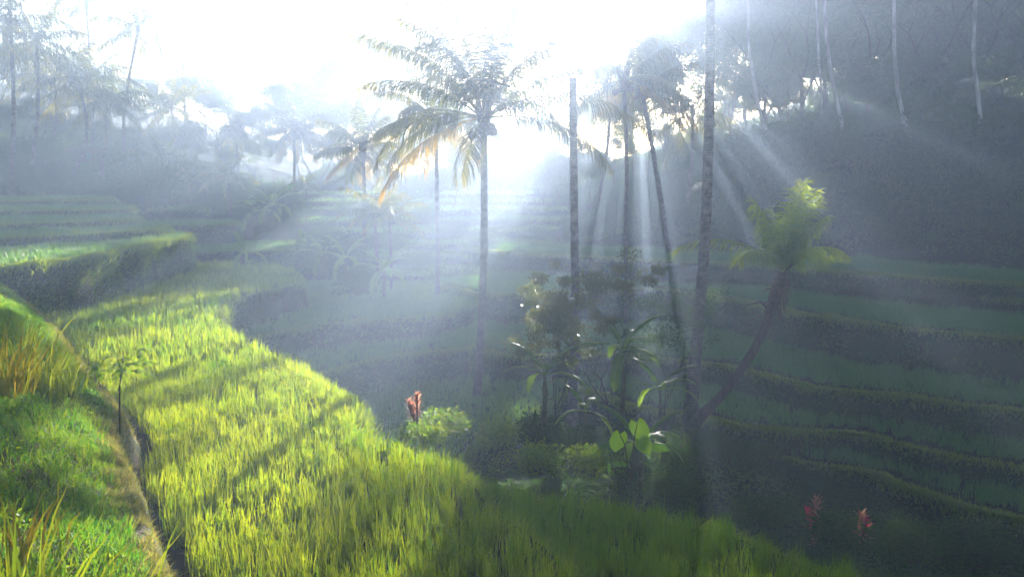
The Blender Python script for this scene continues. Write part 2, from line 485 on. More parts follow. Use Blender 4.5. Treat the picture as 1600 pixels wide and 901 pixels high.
F1 = terrace(F1_edge, [(-1.5, 11), (0, 6), (2, 3)], -5.2, 4.5, 0.35, 2, 0.12)
# terraces of the left hillside
L1 = terrace([(-26, 25.5), (-20, 26.5), (-17.2, 28.5), (-16.3, 31.5), (-16.4, 36), (-17.2, 42), (-17.6, 48), (-18.6, 51), (-21, 54)], [(-34, 58), (-60, 58), (-60, 26)], -2.5, 2.4, 0.10, 11)
L2 = terrace([(-34, 33), (-25, 35), (-20.6, 39), (-18.7, 44), (-18.7, 48), (-20.5, 51.5)], [(-34, 57), (-60, 57), (-60, 33)], -1.95, 1.0, 0.25, 12)
L3 = terrace([(-38, 36), (-27, 38.5), (-22.4, 42.5), (-20.3, 47), (-21.3, 51)], [(-36, 57), (-60, 57), (-60, 36)], -1.5, 0.9, 0.25, 13)
L4 = terrace([(-42, 40), (-31, 42.5), (-25, 46), (-22.3, 51.5), (-24, 55)], [(-36, 58), (-60, 58), (-60, 40)], -1.0, 0.9, 0.25, 14)
L5 = terrace([(-46, 46), (-34, 48), (-28, 52), (-25.4, 57), (-28, 60)], [(-40, 60), (-60, 58), (-60, 46)], -0.55, 1.0, 0.25, 15)
M0 = terrace([(-22, 54.5), (-17.5, 55.5), (-14, 57), (-13, 60), (-15, 63)], [(-30, 66), (-30, 54)], -3.7, 2.2, 0.2, 21)
M1 = terrace([(-24, 57.5), (-20.5, 59), (-19, 61.5), (-20, 64)], [(-32, 66), (-32, 57)], -2.2, 1.9, 0.2, 22)
M2 = terrace([(-28, 61), (-24.2, 63.5), (-22.8, 66), (-24, 69)], [(-34, 70), (-34, 61)], -1.3, 1.5, 0.2, 23)
# lower terraces of the middle valley
C1 = terrace([(-10.5, 35.5), (-8.2, 39.5), (-5.4, 41), (-3.6, 42.2), (-2.6, 45), (-1, 49), (2, 53)], [(0, 58), (-14, 58), (-14, 40)], -5.9, 2.4, 0.25, 31)
C2 = terrace([(-8.5, 30), (-6.6, 35), (-4.6, 37.8), (-1.8, 39.5), (0.4, 43), (3, 48)], [(-6, 52), (-12, 46), (-12, 32)], -7.0, 2.2, 0.25, 32)
C3 = terrace([(-5.2, 19), (-3.0, 23), (-1.6, 27), (0.2, 31), (2.2, 36), (4, 42)], [(0, 46), (-12, 42), (-9, 24)], -8.3, 2.4, 0.3, 33)
# far terraces closing the valley
FT = []
for k, (y, z, x0, x1) in enumerate([(54, -6.3, -9, 6), (58, -5.4, -12, 8), (63, -4.6, -15, 9), (67, -3.9, -18, 10), (71, -3.1, -20, 9), (75, -2.4, -22, 8), (79.5, -1.6, -23, 6), (84, -0.9, -24, 4), (88, -0.2, -24, 2)]):
    w = [(x0 + (x1 - x0) * t, y + 1.5 * math.sin(t * 7 + k * 2.1) + 0.9 * math.sin(t * 17 + k * 1.3) + 2.5 * abs(t - 0.5)) for t in np.linspace(0, 1, 12)]
    FT.append(terrace(w, [(x1 + 2, y + 9), (x0 - 2, y + 9)], z, 1.4, 0.25, 40 + k))
# terraces of the right hillside, from the top down
def RT(px, z, seed, depth, bd=12):
    e = [G(a, b, z) for a, b in px]
    e = [(e[0][0] - 3.5, e[0][1] + 5.5)] + e + [(e[-1][0] + 7, e[-1][1] - 4.5)]
    return terrace(e, [(e[-1][0] + 12, e[-1][1] + bd), (e[len(e) // 2][0] + 6, e[len(e) // 2][1] + bd), (e[0][0], e[0][1] + bd * 0.6)], z, depth, 0.3, seed)
RA = RT([(800, 396), (900, 400), (1060, 410), (1161, 411), (1262, 420), (1397, 432), (1600, 446), (1750, 456)], -4.1, 51, 1.0)
RA2 = RT([(1180, 426), (1262, 434), (1330, 443), (1450, 455), (1600, 470), (1750, 484)], -4.75, 52, 1.3)
RB = RT([(770, 462), (850, 458), (1000, 452), (1060, 455), (1144, 469), (1222, 484), (1330, 502), (1465, 518), (1600, 531), (1750, 546)], -5.5, 53, 2.0)
RC = RT([(790, 556), (900, 554), (1060, 563), (1161, 577), (1245, 600), (1330, 612), (1431, 624), (1600, 644), (1750, 664)], -7.2, 54, 1.6)
RD = RT([(1010, 640), (1090, 647), (1127, 661), (1212, 674), (1330, 678), (1431, 701), (1499, 716), (1600, 733), (1750, 766)], -8.2, 55, 1.3)
RE = RT([(1160, 712), (1222, 718), (1296, 732), (1374, 745), (1397, 759), (1482, 786), (1600, 813), (1750, 852)], -8.9, 56, 1.6)

# the grassy bund on the left, with a worn ledge at its foot
B_px = [(275, 940), (262, 900), (226, 800), (202, 742), (188, 700), (200, 655), (176, 615), (140, 585), (108, 535), (66, 488), (30, 462)]
B_edge = [(9, 0.2), (4, 1.2), (0.4, 2.2), (-1.9, 4.6)] + [G(a, b, -3.75) for a, b in B_px]
be = resample(B_edge, 0.22, 0.06, 60)
bt = np.gradient(be, axis=0); bt /= np.linalg.norm(bt, axis=1, keepdims=True)
bn = np.stack([-bt[:, 1], bt[:, 0]], 1)                # points to the left, away from the field
PROF_D = np.array([-0.34, -0.18, -0.02, 0.06, 0.20, 0.30, 0.7, 1.2, 1.6, 2.1, 2.8, 4.0, 6.5, 10.0])
PROF_Z = np.array([-4.9, -4.35, -3.92, -3.80, -3.76, -3.70, -3.36, -2.95, -2.6, -2.25, -2.05, -1.95, -1.85, -1.7])
fine_d = np.concatenate([np.linspace(-0.34, 3, 42), np.linspace(3.3, 10, 16)])
def bund_pt(k, d):
    k = np.asarray(k, float); d = np.asarray(d, float)
    x = np.interp(k, np.arange(len(be)), be[:, 0]) + np.interp(k, np.arange(len(be)), bn[:, 0]) * d
    y = np.interp(k, np.arange(len(be)), be[:, 1]) + np.interp(k, np.arange(len(be)), bn[:, 1]) * d
    z = np.interp(d, PROF_D, PROF_Z) + (vnoise(x, y, 0.9, 61) - 0.5) * 0.22 * np.clip(d * 2, 0, 1) + (vnoise(x, y, 0.28, 62) - 0.5) * 0.13 + (vnoise(x, y, 0.1, 63) - 0.5) * 0.05
    return np.stack([x, y, z], -1)
kk, dd = np.meshgrid(np.arange(len(be)), fine_d, indexing='ij')
BV = bund_pt(kk, dd)
n1, n2 = kk.shape
i = (np.arange(n1 - 1)[:, None] * n2 + np.arange(n2 - 1)[None, :]).ravel()
mb = MB(); mb.add(BV, np.stack([i, i + n2, i + n2 + 1, i + 1], 1))
di = np.tile(np.arange(n2 - 1), n1 - 1)
dm = (fine_d[di] > -0.1) & (fine_d[di] < 0.28)
mb.qm[0][:] = np.where(dm, 1, 0)
tag(mb.obj('earth_bank', [M['earth'], M['soil_path']], smooth=True), kind='structure')

# ------------------------------------------------------------------ rice and grass
def edge_dist(P, e):
    out = np.empty(len(P))
    for a in range(0, len(P), 20000):
        q = P[a:a + 20000, :2]
        out[a:a + 20000] = np.sqrt(((q[:, None, :] - e[None, :, :]) ** 2).sum(2).min(1))
    return out

def sample_poly(d, dens, exclude=(), y0=None, y1=None, box=None):
    poly = d['poly']
    lo, hi = poly.min(0), poly.max(0)
    if box: lo = np.maximum(lo, box[0]); hi = np.minimum(hi, box[1])
    n = int((hi[0] - lo[0]) * (hi[1] - lo[1]) * dens)
    P = np.column_stack([rng.uniform(lo[0], hi[0], n), rng.uniform(lo[1], hi[1], n), np.full(n, d['z'])])
    k = in_view(P)
    P = P[k]
    P = P[pip(P, poly)]
    for ex in exclude:
        if len(P): P = P[~pip(P, ex)]
    return P

def rice(mb, P, h, nb, w, tint_lo=0.0, tint_hi=1.0, spread=0.10, seg=3, lean=(0.015, 0.13)):
    """hills of rice: nb blades from each point"""
    if len(P) == 0: return
    N = len(P)
    hh = h * (0.85 + 0.35 * vnoise(P[:, 0], P[:, 1], 1.6, 70)) * rng.uniform(0.85, 1.12, N)
    tn = np.clip(vnoise(P[:, 0], P[:, 1], 2.2, 71) * 0.5 + rng.uniform(0, 0.5, N), 0, 1)
    Q = np.repeat(P, nb, 0)
    Q[:, :2] += rng.normal(0, spread * 0.5, (len(Q), 2))
    H = np.repeat(hh, nb) * (0.45 + 0.65 * rng.uniform(0, 1, len(Q)) ** 0.8)
    t = tint_lo + (tint_hi - tint_lo) * np.clip(np.repeat(tn, nb) + rng.normal(0, 0.16, len(Q)), 0, 1)
    blades(mb, Q, H, np.broadcast_to(w, (N,)).repeat(nb) if np.ndim(w) else w, rng.uniform(0, 6.283, len(Q)), rng.uniform(*lean, len(Q)) * H / 0.5, t,
           rng.uniform(0.0, 0.35, len(Q)), seg=seg)

mb = MB()
bund_poly = np.vstack([be + bn * (-0.26 - 0.3 * vnoise(np.arange(len(be)) * 0.22, np.zeros(len(be)), 1.3, 64))[:, None], (be + bn * 12)[::-1]])
P = sample_poly(F0, 42, [bund_poly, L1['poly']])
dist = P[:, 1]
ed = edge_dist(P, F0['e'])
pr = np.clip(1.25 - dist / 60.0, 0.45, 1.0)
P = P[(rng.uniform(0, 1, len(P)) < pr) & (ed > 0.22)]
ditch = (vnoise(P[:, 0], P[:, 1], 1.1, 65) < 0.04)
P = P[~ditch]
near = P[:, 1] < 22
rice(mb, P[near], 0.47, 17, 0.0092)
rice(mb, P[~near], 0.50, 7, 0.022, seg=2)
# seed heads: thin yellow drooping tips above the blades
H0 = np.repeat(P[near], 2, 0)[rng.uniform(0, 1, 2 * near.sum()) < 0.55]
blades(mb, H0 + rng.normal(0, 0.05, H0.shape) * [1, 1, 0], rng.uniform(0.44, 0.6, len(H0)), 0.012, rng.uniform(0, 6.28, len(H0)), rng.uniform(0.12, 0.28, len(H0)), rng.uniform(0.8, 1, len(H0)), 0.42)
K0 = P[near][rng.uniform(0, 1, near.sum()) < 0.10]
blades(mb, K0 + rng.normal(0, 0.08, K0.shape) * [1, 1, 0], rng.uniform(0.4, 0.75, len(K0)), 0.011, rng.uniform(0, 6.28, len(K0)), rng.uniform(0.25, 0.5, len(K0)), rng.uniform(0.0, 0.35, len(K0)), rng.uniform(0.2, 0.7, len(K0)))
tag(mb.obj('rice_plants', M['rice']), kind='stuff')

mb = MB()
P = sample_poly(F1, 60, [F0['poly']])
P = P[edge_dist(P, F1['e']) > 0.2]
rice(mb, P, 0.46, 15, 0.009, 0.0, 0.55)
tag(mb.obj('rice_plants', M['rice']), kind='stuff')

def field(d, exclude, dens, h, nb, w, inset=0.3, mb=None, lo=0.0, hi=1.0):
    P = sample_poly(d, dens, exclude)
    if len(P): P = P[edge_dist(P, d['e']) > inset]
    rice(mb, P, h, nb, w, lo, hi, 0.16, seg=2, lean=(0.05, 0.25))

mb = MB()
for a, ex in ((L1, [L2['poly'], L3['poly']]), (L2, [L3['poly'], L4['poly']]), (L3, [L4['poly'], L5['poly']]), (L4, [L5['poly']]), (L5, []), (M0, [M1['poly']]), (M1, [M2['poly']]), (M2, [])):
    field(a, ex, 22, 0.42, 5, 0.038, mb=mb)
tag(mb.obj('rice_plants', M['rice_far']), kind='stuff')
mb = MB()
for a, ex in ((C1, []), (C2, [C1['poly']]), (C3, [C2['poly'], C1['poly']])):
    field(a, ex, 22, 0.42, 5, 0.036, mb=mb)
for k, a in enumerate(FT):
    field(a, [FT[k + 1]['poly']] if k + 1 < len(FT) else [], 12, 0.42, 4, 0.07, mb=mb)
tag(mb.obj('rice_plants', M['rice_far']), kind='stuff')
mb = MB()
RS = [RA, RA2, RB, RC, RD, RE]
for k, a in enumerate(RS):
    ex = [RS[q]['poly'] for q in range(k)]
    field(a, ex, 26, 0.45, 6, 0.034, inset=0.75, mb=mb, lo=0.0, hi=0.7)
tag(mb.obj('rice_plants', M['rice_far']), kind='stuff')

# short grass on the lips and hanging down the banks
def bank_grass(mb, d, dl, dw, h, w, ymax=200, tl=(0.25, 0.9), tw=(0.0, 0.6)):
    e, nrm, z = d['e'], d['nrm'], d['z']
    seglen = np.linalg.norm(np.diff(e, axis=0), axis=1).mean()
    Ltot = seglen * len(e)
    n = int(Ltot * dl)
    k = rng.uniform(0, len(e) - 1.001, n)
    k0 = k.astype(int); f = (k - k0)[:, None]
    xy = e[k0] * (1 - f) + e[k0 + 1] * f
    nn = nrm[k0]
    o = rng.normal(0.0, 0.14, n)
    P = np.column_stack([xy + nn * o[:, None], np.full(n, z) - np.clip(o, 0, 1) * 0.8])
    patchy = (vnoise(k * seglen, k * 0, 1.7, 91) > 0.32) | (rng.uniform(0, 1, n) < 0.45)
    v = in_view(P) & patchy; P = P[v]; nn2 = nn[v]
    h = h * (0.6 + 0.9 * vnoise(P[:, 0], P[:, 1], 1.1, 92))
    yaw = np.arctan2(nn2[:, 1], nn2[:, 0]) + rng.normal(0, 1.0, len(P))
    blades(mb, P, rng.uniform(0.5, 1.1, len(P)) * h, w, yaw, rng.uniform(0.2, 0.9, len(P)) * h, rng.uniform(*tl, len(P)), rng.uniform(0.1, 0.6, len(P)), seg=2)
    h = float(np.mean(h)) if np.size(h) else 0.3
    n = int(Ltot * d['depth'] * dw)
    k = rng.uniform(0, len(e) - 1.001, n); k0 = k.astype(int); f = (k - k0)[:, None]
    l = rng.uniform(0, 1, n) ** 1.25 * d['depth']
    xy = e[k0] * (1 - f) + e[k0 + 1] * f + nrm[k0] * (d['batter'] * l + rng.uniform(-0.05, 0.12, n))[:, None]
    P = np.column_stack([xy, z - l])
    bare = vnoise(k * seglen, l, 0.9, 90) < 0.2
    v = in_view(P) & ~bare; P = P[v]; nn2 = nrm[k0][v]
    yaw = np.arctan2(nn2[:, 1], nn2[:, 0]) + rng.normal(0, 0.6, len(P))
    blades(mb, P, rng.uniform(0.3, 1.0, len(P)) * h, w, yaw, rng.uniform(0.5, 1.1, len(P)) * h, rng.uniform(*tw, len(P)), rng.uniform(0.5, 1.3, len(P)), seg=2)

mb = MB()
bank_grass(mb, F0, 170, 60, 0.26, 0.014)
bank_grass(mb, F1, 170, 60, 0.28, 0.014)
tag(mb.obj('grass', M['grass']), kind='stuff')
mb = MB()
for d in (L1, L2, L3, L4, L5): bank_grass(mb, d, 160, 140, 0.30, 0.030, tw=(0.05, 0.6))
for d in (M0, M1, M2, C1, C2, C3): bank_grass(mb, d, 150, 80, 0.30, 0.042, tl=(0.15, 0.6), tw=(0, 0.35))
for d in FT: bank_grass(mb, d, 40, 30, 0.36, 0.08, tl=(0.15, 0.6), tw=(0, 0.35))
tag(mb.obj('grass', M['grass']), kind='stuff')
mb = MB()
for d in RS: bank_grass(mb, d, 340, 110, 0.24, 0.034, tl=(0.35, 0.85), tw=(0.0, 0.25))
tag(mb.obj('grass', M['grass']), kind='stuff')

# bund grass: green turf on its slope, dry on the ledge
mb = MB()
n = 200000
k = rng.uniform(0, len(be) - 1.001, n); d = rng.uniform(0.2, 3.6, n)
P = bund_pt(k, d)
cl = vnoise(P[:, 0], P[:, 1], 0.35, 66)
v = in_view(P) & (rng.uniform(0, 1, n) < 0.6 + 0.4 * cl); P = P[v]; d = d[v]; cl = cl[v]
blades(mb, P, rng.uniform(0.07, 0.2, len(P)) * (0.6 + 1.1 * cl) * (1 + 0.8 * (d > 1.9)), np.where(P[:, 1] > 14, 0.014, 0.009), rng.uniform(0, 6.28, len(P)), rng.uniform(0.03, 0.16, len(P)),
       np.clip(rng.normal(0.3, 0.22, len(P)) + 0.35 * (vnoise(P[:, 0], P[:, 1], 0.8, 67) - 0.5), 0, 1), rng.uniform(0, 0.5, len(P)))
# broad little weed leaves between the blades
nl = 16000
k = rng.uniform(0, len(be) - 1.001, nl); d = rng.uniform(0.4, 3.0, nl)
P = bund_pt(k, d); v = in_view(P); P = P[v]
P[:, 2] += rng.uniform(0.02, 0.16, len(P))
leaves(mb, P, rng.normal(0, 1, (len(P), 3)) * [1, 1, 0.5], rng.uniform(0.03, 0.08, len(P)), rng.uniform(0.015, 0.04, len(P)), rng.uniform(0, 0.6, len(P)))
tag(mb.obj('grass', M['grass']), kind='stuff')
mb = MB()
n = 70000
k = rng.uniform(0, len(be) - 1.001, n); d = rng.normal(0.16, 0.14, n)
P = bund_pt(k, d); v = in_view(P) & (vnoise(P[:, 0], P[:, 1], 0.4, 68) > 0.12); P = P[v]
blades(mb, P, rng.uniform(0.04, 0.17, len(P)), 0.007, rng.uniform(0, 6.28, len(P)), rng.uniform(0.03, 0.17, len(P)), rng.uniform(0, 1, len(P)) ** 1.5, rng.uniform(0.1, 0.7, len(P)))
tag(mb.obj('grass', M['dry_grass']), kind='stuff')

# tall grass clumps at the left edge
def grass_clump(loc, n, h, w, spread, mat, label, group=None, lean=(0.2, 0.6), tl=(0, 1)):
    mb = MB()
    P = np.column_stack([rng.normal(0, spread, n), rng.normal(0, spread, n), np.zeros(n) - 0.05])
    yaw = np.arctan2(P[:, 1], P[:, 0]) + rng.normal(0, 0.7, n)
    blades(mb, P, rng.uniform(0.5, 1, n) * h, w * rng.uniform(0.6, 1.2, n), yaw, rng.uniform(*lean, n) * h, rng.uniform(*tl, n), rng.uniform(0.0, 0.45, n))
    o = mb.obj('grass_clump', mat)
    o.location = loc
    return tag(o, label, 'grass clump', group)

def bund_at(px, py, Y, dz=0.0):
    p = at(px, py, Y)
    return p
grass_clump(at(20, 905, 4.6) + Vector((0, 0, -0.55)), 170, 1.0, 0.022, 0.22, M['grass'], 'clump of long bright green blades in the bottom left corner', tl=(0.45, 1))
grass_clump(at(95, 930, 5.0) + Vector((0, 0, -0.40)), 60, 0.8, 0.024, 0.16, M['grass'], 'loose sheaf of long blades leaning over the turf near the ledge', tl=(0.3, 0.9))
grass_clump(at(5, 560, 9.5) + Vector((0, 0, -0.35)), 130, 0.95, 0.018, 0.13, M['orange_grass'], 'orange and yellow tall grass tuft at the left edge of the bank', tl=(0.0, 0.7))
grass_clump(at(60, 560, 13.5) + Vector((0, 0, -0.45)), 340, 0.95, 0.022, 0.34, M['grass'], 'sunlit yellow green grass tuft on the crest of the bank', tl=(0.5, 1))
grass_clump(at(10, 800, 6.0) + Vector((0, 0, -0.3)), 60, 0.5, 0.016, 0.15, M['orange_grass'], 'small dry golden tuft just above the long green blades', tl=(0.0, 0.8))
grass_clump(at(0, 520, 15.0) + Vector((0, 0, -0.5)), 260, 1.0, 0.022, 0.4, M['grass'], 'tall grass tuft behind the orange one at the left edge', tl=(0.4, 1))

# ------------------------------------------------------------------ palms
def frond_mb(L, e0, curve, nl=46, leaf=0.75, wd=0.035, tint=(0.1, 0.7), old=False, hang=1.0, bendy=0.0, seg=5):
    """one feather frond that starts along +X at elevation e0 and arches down"""
    mb = MB()
    s = np.linspace(0, 1, 15)
    ang = R(e0) - R(curve) * s ** 1.25
    ds = L / 14
    x = np.concatenate([[0], np.cumsum(np.cos((ang[1:] + ang[:-1]) / 2) * ds)])
    z = np.concatenate([[0], np.cumsum(np.sin((ang[1:] + ang[:-1]) / 2) * ds)])
    y = bendy * L * s ** 2
    rp = np.stack([x, y, z], 1)
    tube(mb, rp, np.interp(s, [0, 0.15, 1], [0.055, 0.032, 0.008]) * (L / 5) ** 0.5, seg, 0.75, cap=False)
    for side in (-1, 1):
        u = np.linspace(0.16, 0.995, nl) + rng.normal(0, 0.004, nl)
        u = u[rng.uniform(0, 1, nl) > 0.04]
        N = len(u)
        B = np.stack([np.interp(u, s, rp[:, j]) for j in range(3)], 1)
        a = np.interp(u, s, ang)
        T = np.stack([np.cos(a), np.zeros(N), np.sin(a)], 1)
        U = np.stack([-np.sin(a), np.zeros(N), np.cos(a)], 1)
        ln = leaf * (0.45 + 0.75 * np.sin(np.clip((u - 0.08) / 0.92, 0, 1) * math.pi * 0.86 + 0.28)) * rng.uniform(0.85, 1.1, N)
        fw = np.interp(u, [0.15, 0.6, 1], [0.35, 0.6, 1.5])
        D = T * fw[:, None] + np.array([0, side * 0.85, 0]) + U * 0.10 + rng.normal(0, 0.1, (N, 3))
        D /= np.linalg.norm(D, axis=1, keepdims=True)
        g = np.array([0, 0, -1.0])
        h = hang * rng.uniform(0.7, 1.4, N)[:, None]
        p1 = B + D * (ln * 0.45)[:, None] + g * (ln[:, None] * 0.22 * h)
        D2 = D * np.clip(1 - 0.5 * h, 0.12, 1) + g * h; D2 /= np.linalg.norm(D2, axis=1, keepdims=True)
        p2 = p1 + D2 * (ln * 0.55)[:, None]
        W = np.cross(D, U); W /= np.linalg.norm(W, axis=1, keepdims=True) + 1e-9
        W = T * 0.8 + W * 0.3; W /= np.linalg.norm(W, axis=1, keepdims=True)
        w = wd * 0.5
        V = np.stack([B - W * w * 0.7, B + W * w * 0.7, p1 + W * w, p1 - W * w, p2], 1).reshape(-1, 3)
        b = np.arange(N)[:, None] * 5
        t = np.clip(rng.uniform(*tint, N) + 0.55 * u ** 2 - 0.12, 0, 1)
        mb.add(V, np.concatenate([b, b + 1, b + 2, b + 3], 1), np.concatenate([b + 3, b + 2, b + 4], 1), np.repeat(t, 5))
    return mb

def palm_trunk(pts, r0, r1, seg=10, n=26):
    """tapered stem with a swollen foot and slight ring steps, in the thing's own space"""
    p = resample(np.asarray(pts, float), 0.4, 0.0)
    s = np.linspace(0, 1, len(p))
    r = r0 + (r1 - r0) * s ** 0.7 + r0 * 0.9 * np.exp(-s * 18)
    r = r * (1 + 0.025 * np.sin(np.arange(len(p)) * 2.4)) * (1 + 0.03 * (rng.uniform(0, 1, len(p)) - 0.5))
    mb = MB(); tube(mb, p, r, seg)
    return mb

# frond variants by posture, coarse for far crowns
def crown_mesh(name, nf, L, nl, leaf, wd, seed, low=-45, mat=None, old=0.15):
    mb = MB()
    r = random.Random(seed)
    for k in range(nf):
        t = k / (nf - 1)
        e0 = 85 - (85 - low) * t ** 0.9 + r.uniform(-8, 8)
        f = frond_mb(L * r.uniform(0.8, 1.1) * (0.85 if t < 0.15 else 1), e0, r.uniform(45, 80) * (0.5 if t < 0.15 else 1) * (1 if e0 > -10 else 0.5), nl, leaf, wd, tint=(0.0, 0.5) if t < 0.8 else (0.3, 0.9), bendy=r.uniform(-0.12, 0.12), seg=3)
        yaw = k * 2.39996 + r.uniform(-0.3, 0.3)
        c, s_ = math.cos(yaw), math.sin(yaw)
        for V, Q, T, ti in [(np.concatenate(f.V), np.concatenate(f.Q), np.concatenate(f.T) if f.T else [], np.concatenate(f.tint))]:
            V2 = V.copy(); V2[:, 0] = V[:, 0] * c - V[:, 1] * s_; V2[:, 1] = V[:, 0] * s_ + V[:, 1] * c
            mb.add(V2, Q, T, ti)
    tube(mb, [(0, 0, -0.35), (0, 0, 0.1), (0, 0, 0.6)], [0.13, 0.2, 0.05], 7, 0.6)
    return mb.mesh(name, M['frond'])

CROWNS = [crown_mesh('crown', 20, 4.2, 26, 1.0, 0.09, 1), crown_mesh('crown', 17, 4.0, 24, 1.0, 0.09, 2, -55), crown_mesh('crown', 22, 4.4, 26, 1.0, 0.09, 3, -35)]
SMALL_CROWN = crown_mesh('crown', 13, 3.0, 24, 0.7, 0.07, 4, 0)
FAN = crown_mesh('crown', 26, 1.7, 14, 0.75, 0.12, 5, -50)

def palm(base, top, Y, label, crown=None, r=0.13, bend=0.0, group=None, scale=1.0, Yt=None, mid=None, rz=None):
    b = at(*base, Y)
    b.z = min(b.z, max(b.z, bz(b.x, b.y) - 0.1)) if abs(b.z - bz(b.x, b.y)) < 1.2 else b.z
    gz = bz(b.x, b.y) - 0.15
    t = at(*top, Yt or Y)
    o = empty('coconut_palm', (b.x, b.y, gz))
    tag(o, label, 'palm tree', group)
    d = t - Vector((b.x, b.y, gz))
    m_ = d * 0.5 + Vector((bend, 0, 0))
    if mid: m_ = at(*mid, Y) - Vector((b.x, b.y, gz))
    palm_trunk([(0, 0, 0), tuple(m_), tuple(d)], r * 1.15, r * 0.8, 8).obj('trunk', M['palm_bark'], o, True)
    child('crown', crown or random.choice(CROWNS), o, tuple(d), (random.uniform(-0.1, 0.1), random.uniform(-0.1, 0.1), random.uniform(0, 6.28) if rz is None else rz), (scale,) * 3)
    return o

FV = {}
def frond_of(e0, curve, L, old=False):
    key = (round(e0 / 6), round(curve / 8), round(L * 2), old)
    if key not in FV:
        FV[key] = frond_mb(L, e0, curve, 76, 0.98, 0.052, tint=(0.05, 0.55) if not old else (0.3, 0.9)).mesh('frond', M['frond_old' if old else 'frond'])
    return FV[key]

def near_palm(base, knots, Y, label, fronds, r0, r1, nuts=True, Yk=None):
    """a palm with every frond a part; knots are the stem's photo points above the base"""
    b = at(*base, Y)
    o = empty('coconut_palm', b)
    tag(o, label, 'palm tree')
    pts = [(0, 0, -0.4), (0, 0, 0)] + [tuple(at(*k, (Yk or Y)) - b) for k in knots]
    palm_trunk(pts, r0, r1, 12).obj('trunk', M['palm_bark'], o, True)
    top = Vector(pts[-1])
    for (yaw, e0, cv, L, *old) in fronds:
        child('frond', frond_of(e0, cv, L, bool(old and old[0])), o, top + Vector((0.1 * math.cos(R(yaw)), 0.1 * math.sin(R(yaw)), 0.15)), (0, 0, R(yaw)))
    mb = MB()
    for k in range(14):
        a = k * 2.4
        tube(mb, [(0, 0, -0.35), (0.17 * math.cos(a), 0.17 * math.sin(a), 0.05), (0.3 * math.cos(a), 0.3 * math.sin(a), 0.55 + 0.2 * (k % 3))], [0.13, 0.09, 0.03], 6, 0.6)
    child('crown_sheath', mb.mesh('crown_sheath', M['husk']), o, top)
    if nuts:
        mb = MB()
        for k in range(11):
            a = k * 1.9; rr = 0.34 + 0.08 * (k % 3)
            c = np.array([rr * math.cos(a), rr * math.sin(a), -0.22 - 0.16 * (k % 3)])
            s = np.linspace(-1, 1, 7)
            tube(mb, c + np.stack([s * 0, s * 0, s * 0.16], 1), np.sqrt(np.clip(1 - s ** 2, 0.02, 1)) * 0.12, 8, 0.5)
        child('coconut_bunch', mb.mesh('coconut_bunch', M['husk'], True), o, top)
    return o

MAIN_FRONDS = [(-10, 30, 76, 6.5), (14, 8, 62, 5.7), (8, 46, 52, 5.4), (24, 66, 50, 5.2), (2, 84, 26, 5.2), (90, 78, 46, 5.0), (176, 82, 26, 5.0), (205, 74, 60, 5.0), (168, 60, 55, 5.3), (190, 40, 58, 4.9),
               (164, 20, 62, 4.6), (188, 14, 84, 4.9), (200, -14, 50, 5.1, 1), (172, 4, 70, 4.6), (-82, 40, 92, 4.6), (102, 14, 92, 4.6), (250, -34, 30, 3.2), (75, 46, 70, 5.0), (-40, 60, 70, 5.0), (140, 54, 76, 5.2), (48, 36, 84, 5.0), (-58, 76, 50, 4.8), (240, 62, 70, 5.0), (120, 70, 40, 5.4), (30, 76, 40, 6.0), (165, 74, 42, 6.2), (-100, 82, 34, 6.0), (60, 80, 30, 6.2), (184, 56, 52, 6.0)]
near_palm((737, 690), [(748, 580), (756, 400), (756, 190)], 35, 'tall coconut palm with full sunlit crown at the centre of the valley', MAIN_FRONDS, 0.19, 0.125)

def std_fronds(seed, n=20, L=4.6, low=-40):
    r = random.Random(seed); out = []
    for k in range(n):
        t = k / (n - 1)
        e0 = 84 - (84 - low) * t + r.uniform(-7, 7)
        out.append((math.degrees(k * 2.39996) % 360, e0, r.uniform(40, 80) * (1 if 5 < e0 < 75 else 0.6), L * r.uniform(0.85, 1.1), 1 if t > 0.88 else 0))
    return out
near_palm((1075, 698), [(1090, 520), (1101, 380), (1108, 190), (1111, -100)], 28, 'tall palm whose pale leaning trunk crosses the right hillside up past the frame top', [f[:4] for f in std_fronds(5, 15, 4.2, 8)], 0.22, 0.135)
near_palm((978, 610), [(978, 400), (979, 250), (975, 128)], 47, 'slender palm rising straight out of the bronze leaved tree', std_fronds(6, 15, 3.9, -30), 0.125, 0.095)
near_palm((1046, 395), [(1026, 270), (1003, 140)], 56, 'palm leaning to the left with its crown lost in the sun glow', std_fronds(8, 14, 3.9, -25), 0.19, 0.13)
near_palm((568, 415), [(570, 320), (567, 236)], 60, 'medium palm in the haze left of the tall central palm', std_fronds(9, 20, 3.4, -40), 0.16, 0.11)
near_palm((459, 335), [(460, 260), (460, 208)], 78, 'small upright palm standing alone before the hazy far trees', std_fronds(10, 22, 3.2, -45), 0.15, 0.11)
near_palm((684, 480), [(683, 330), (681, 192)], 50, 'hazy palm standing behind the tall central palm', std_fronds(12, 18, 4.0, -30), 0.14, 0.11)

# the bare dead trunk
b = at(893, 665, 33)
o = empty('dead_palm', b); tag(o, 'bare dead palm trunk with a cut off top and no fronds', 'dead palm')
pts = [(0, 0, -0.4), (0, 0, 0)] + [tuple(at(*k, 33) - b) for k in ((899, 500), (897, 330), (895, 122))]
palm_trunk(pts, 0.19, 0.135, 12).obj('trunk', M['palm_bark'], o, True)

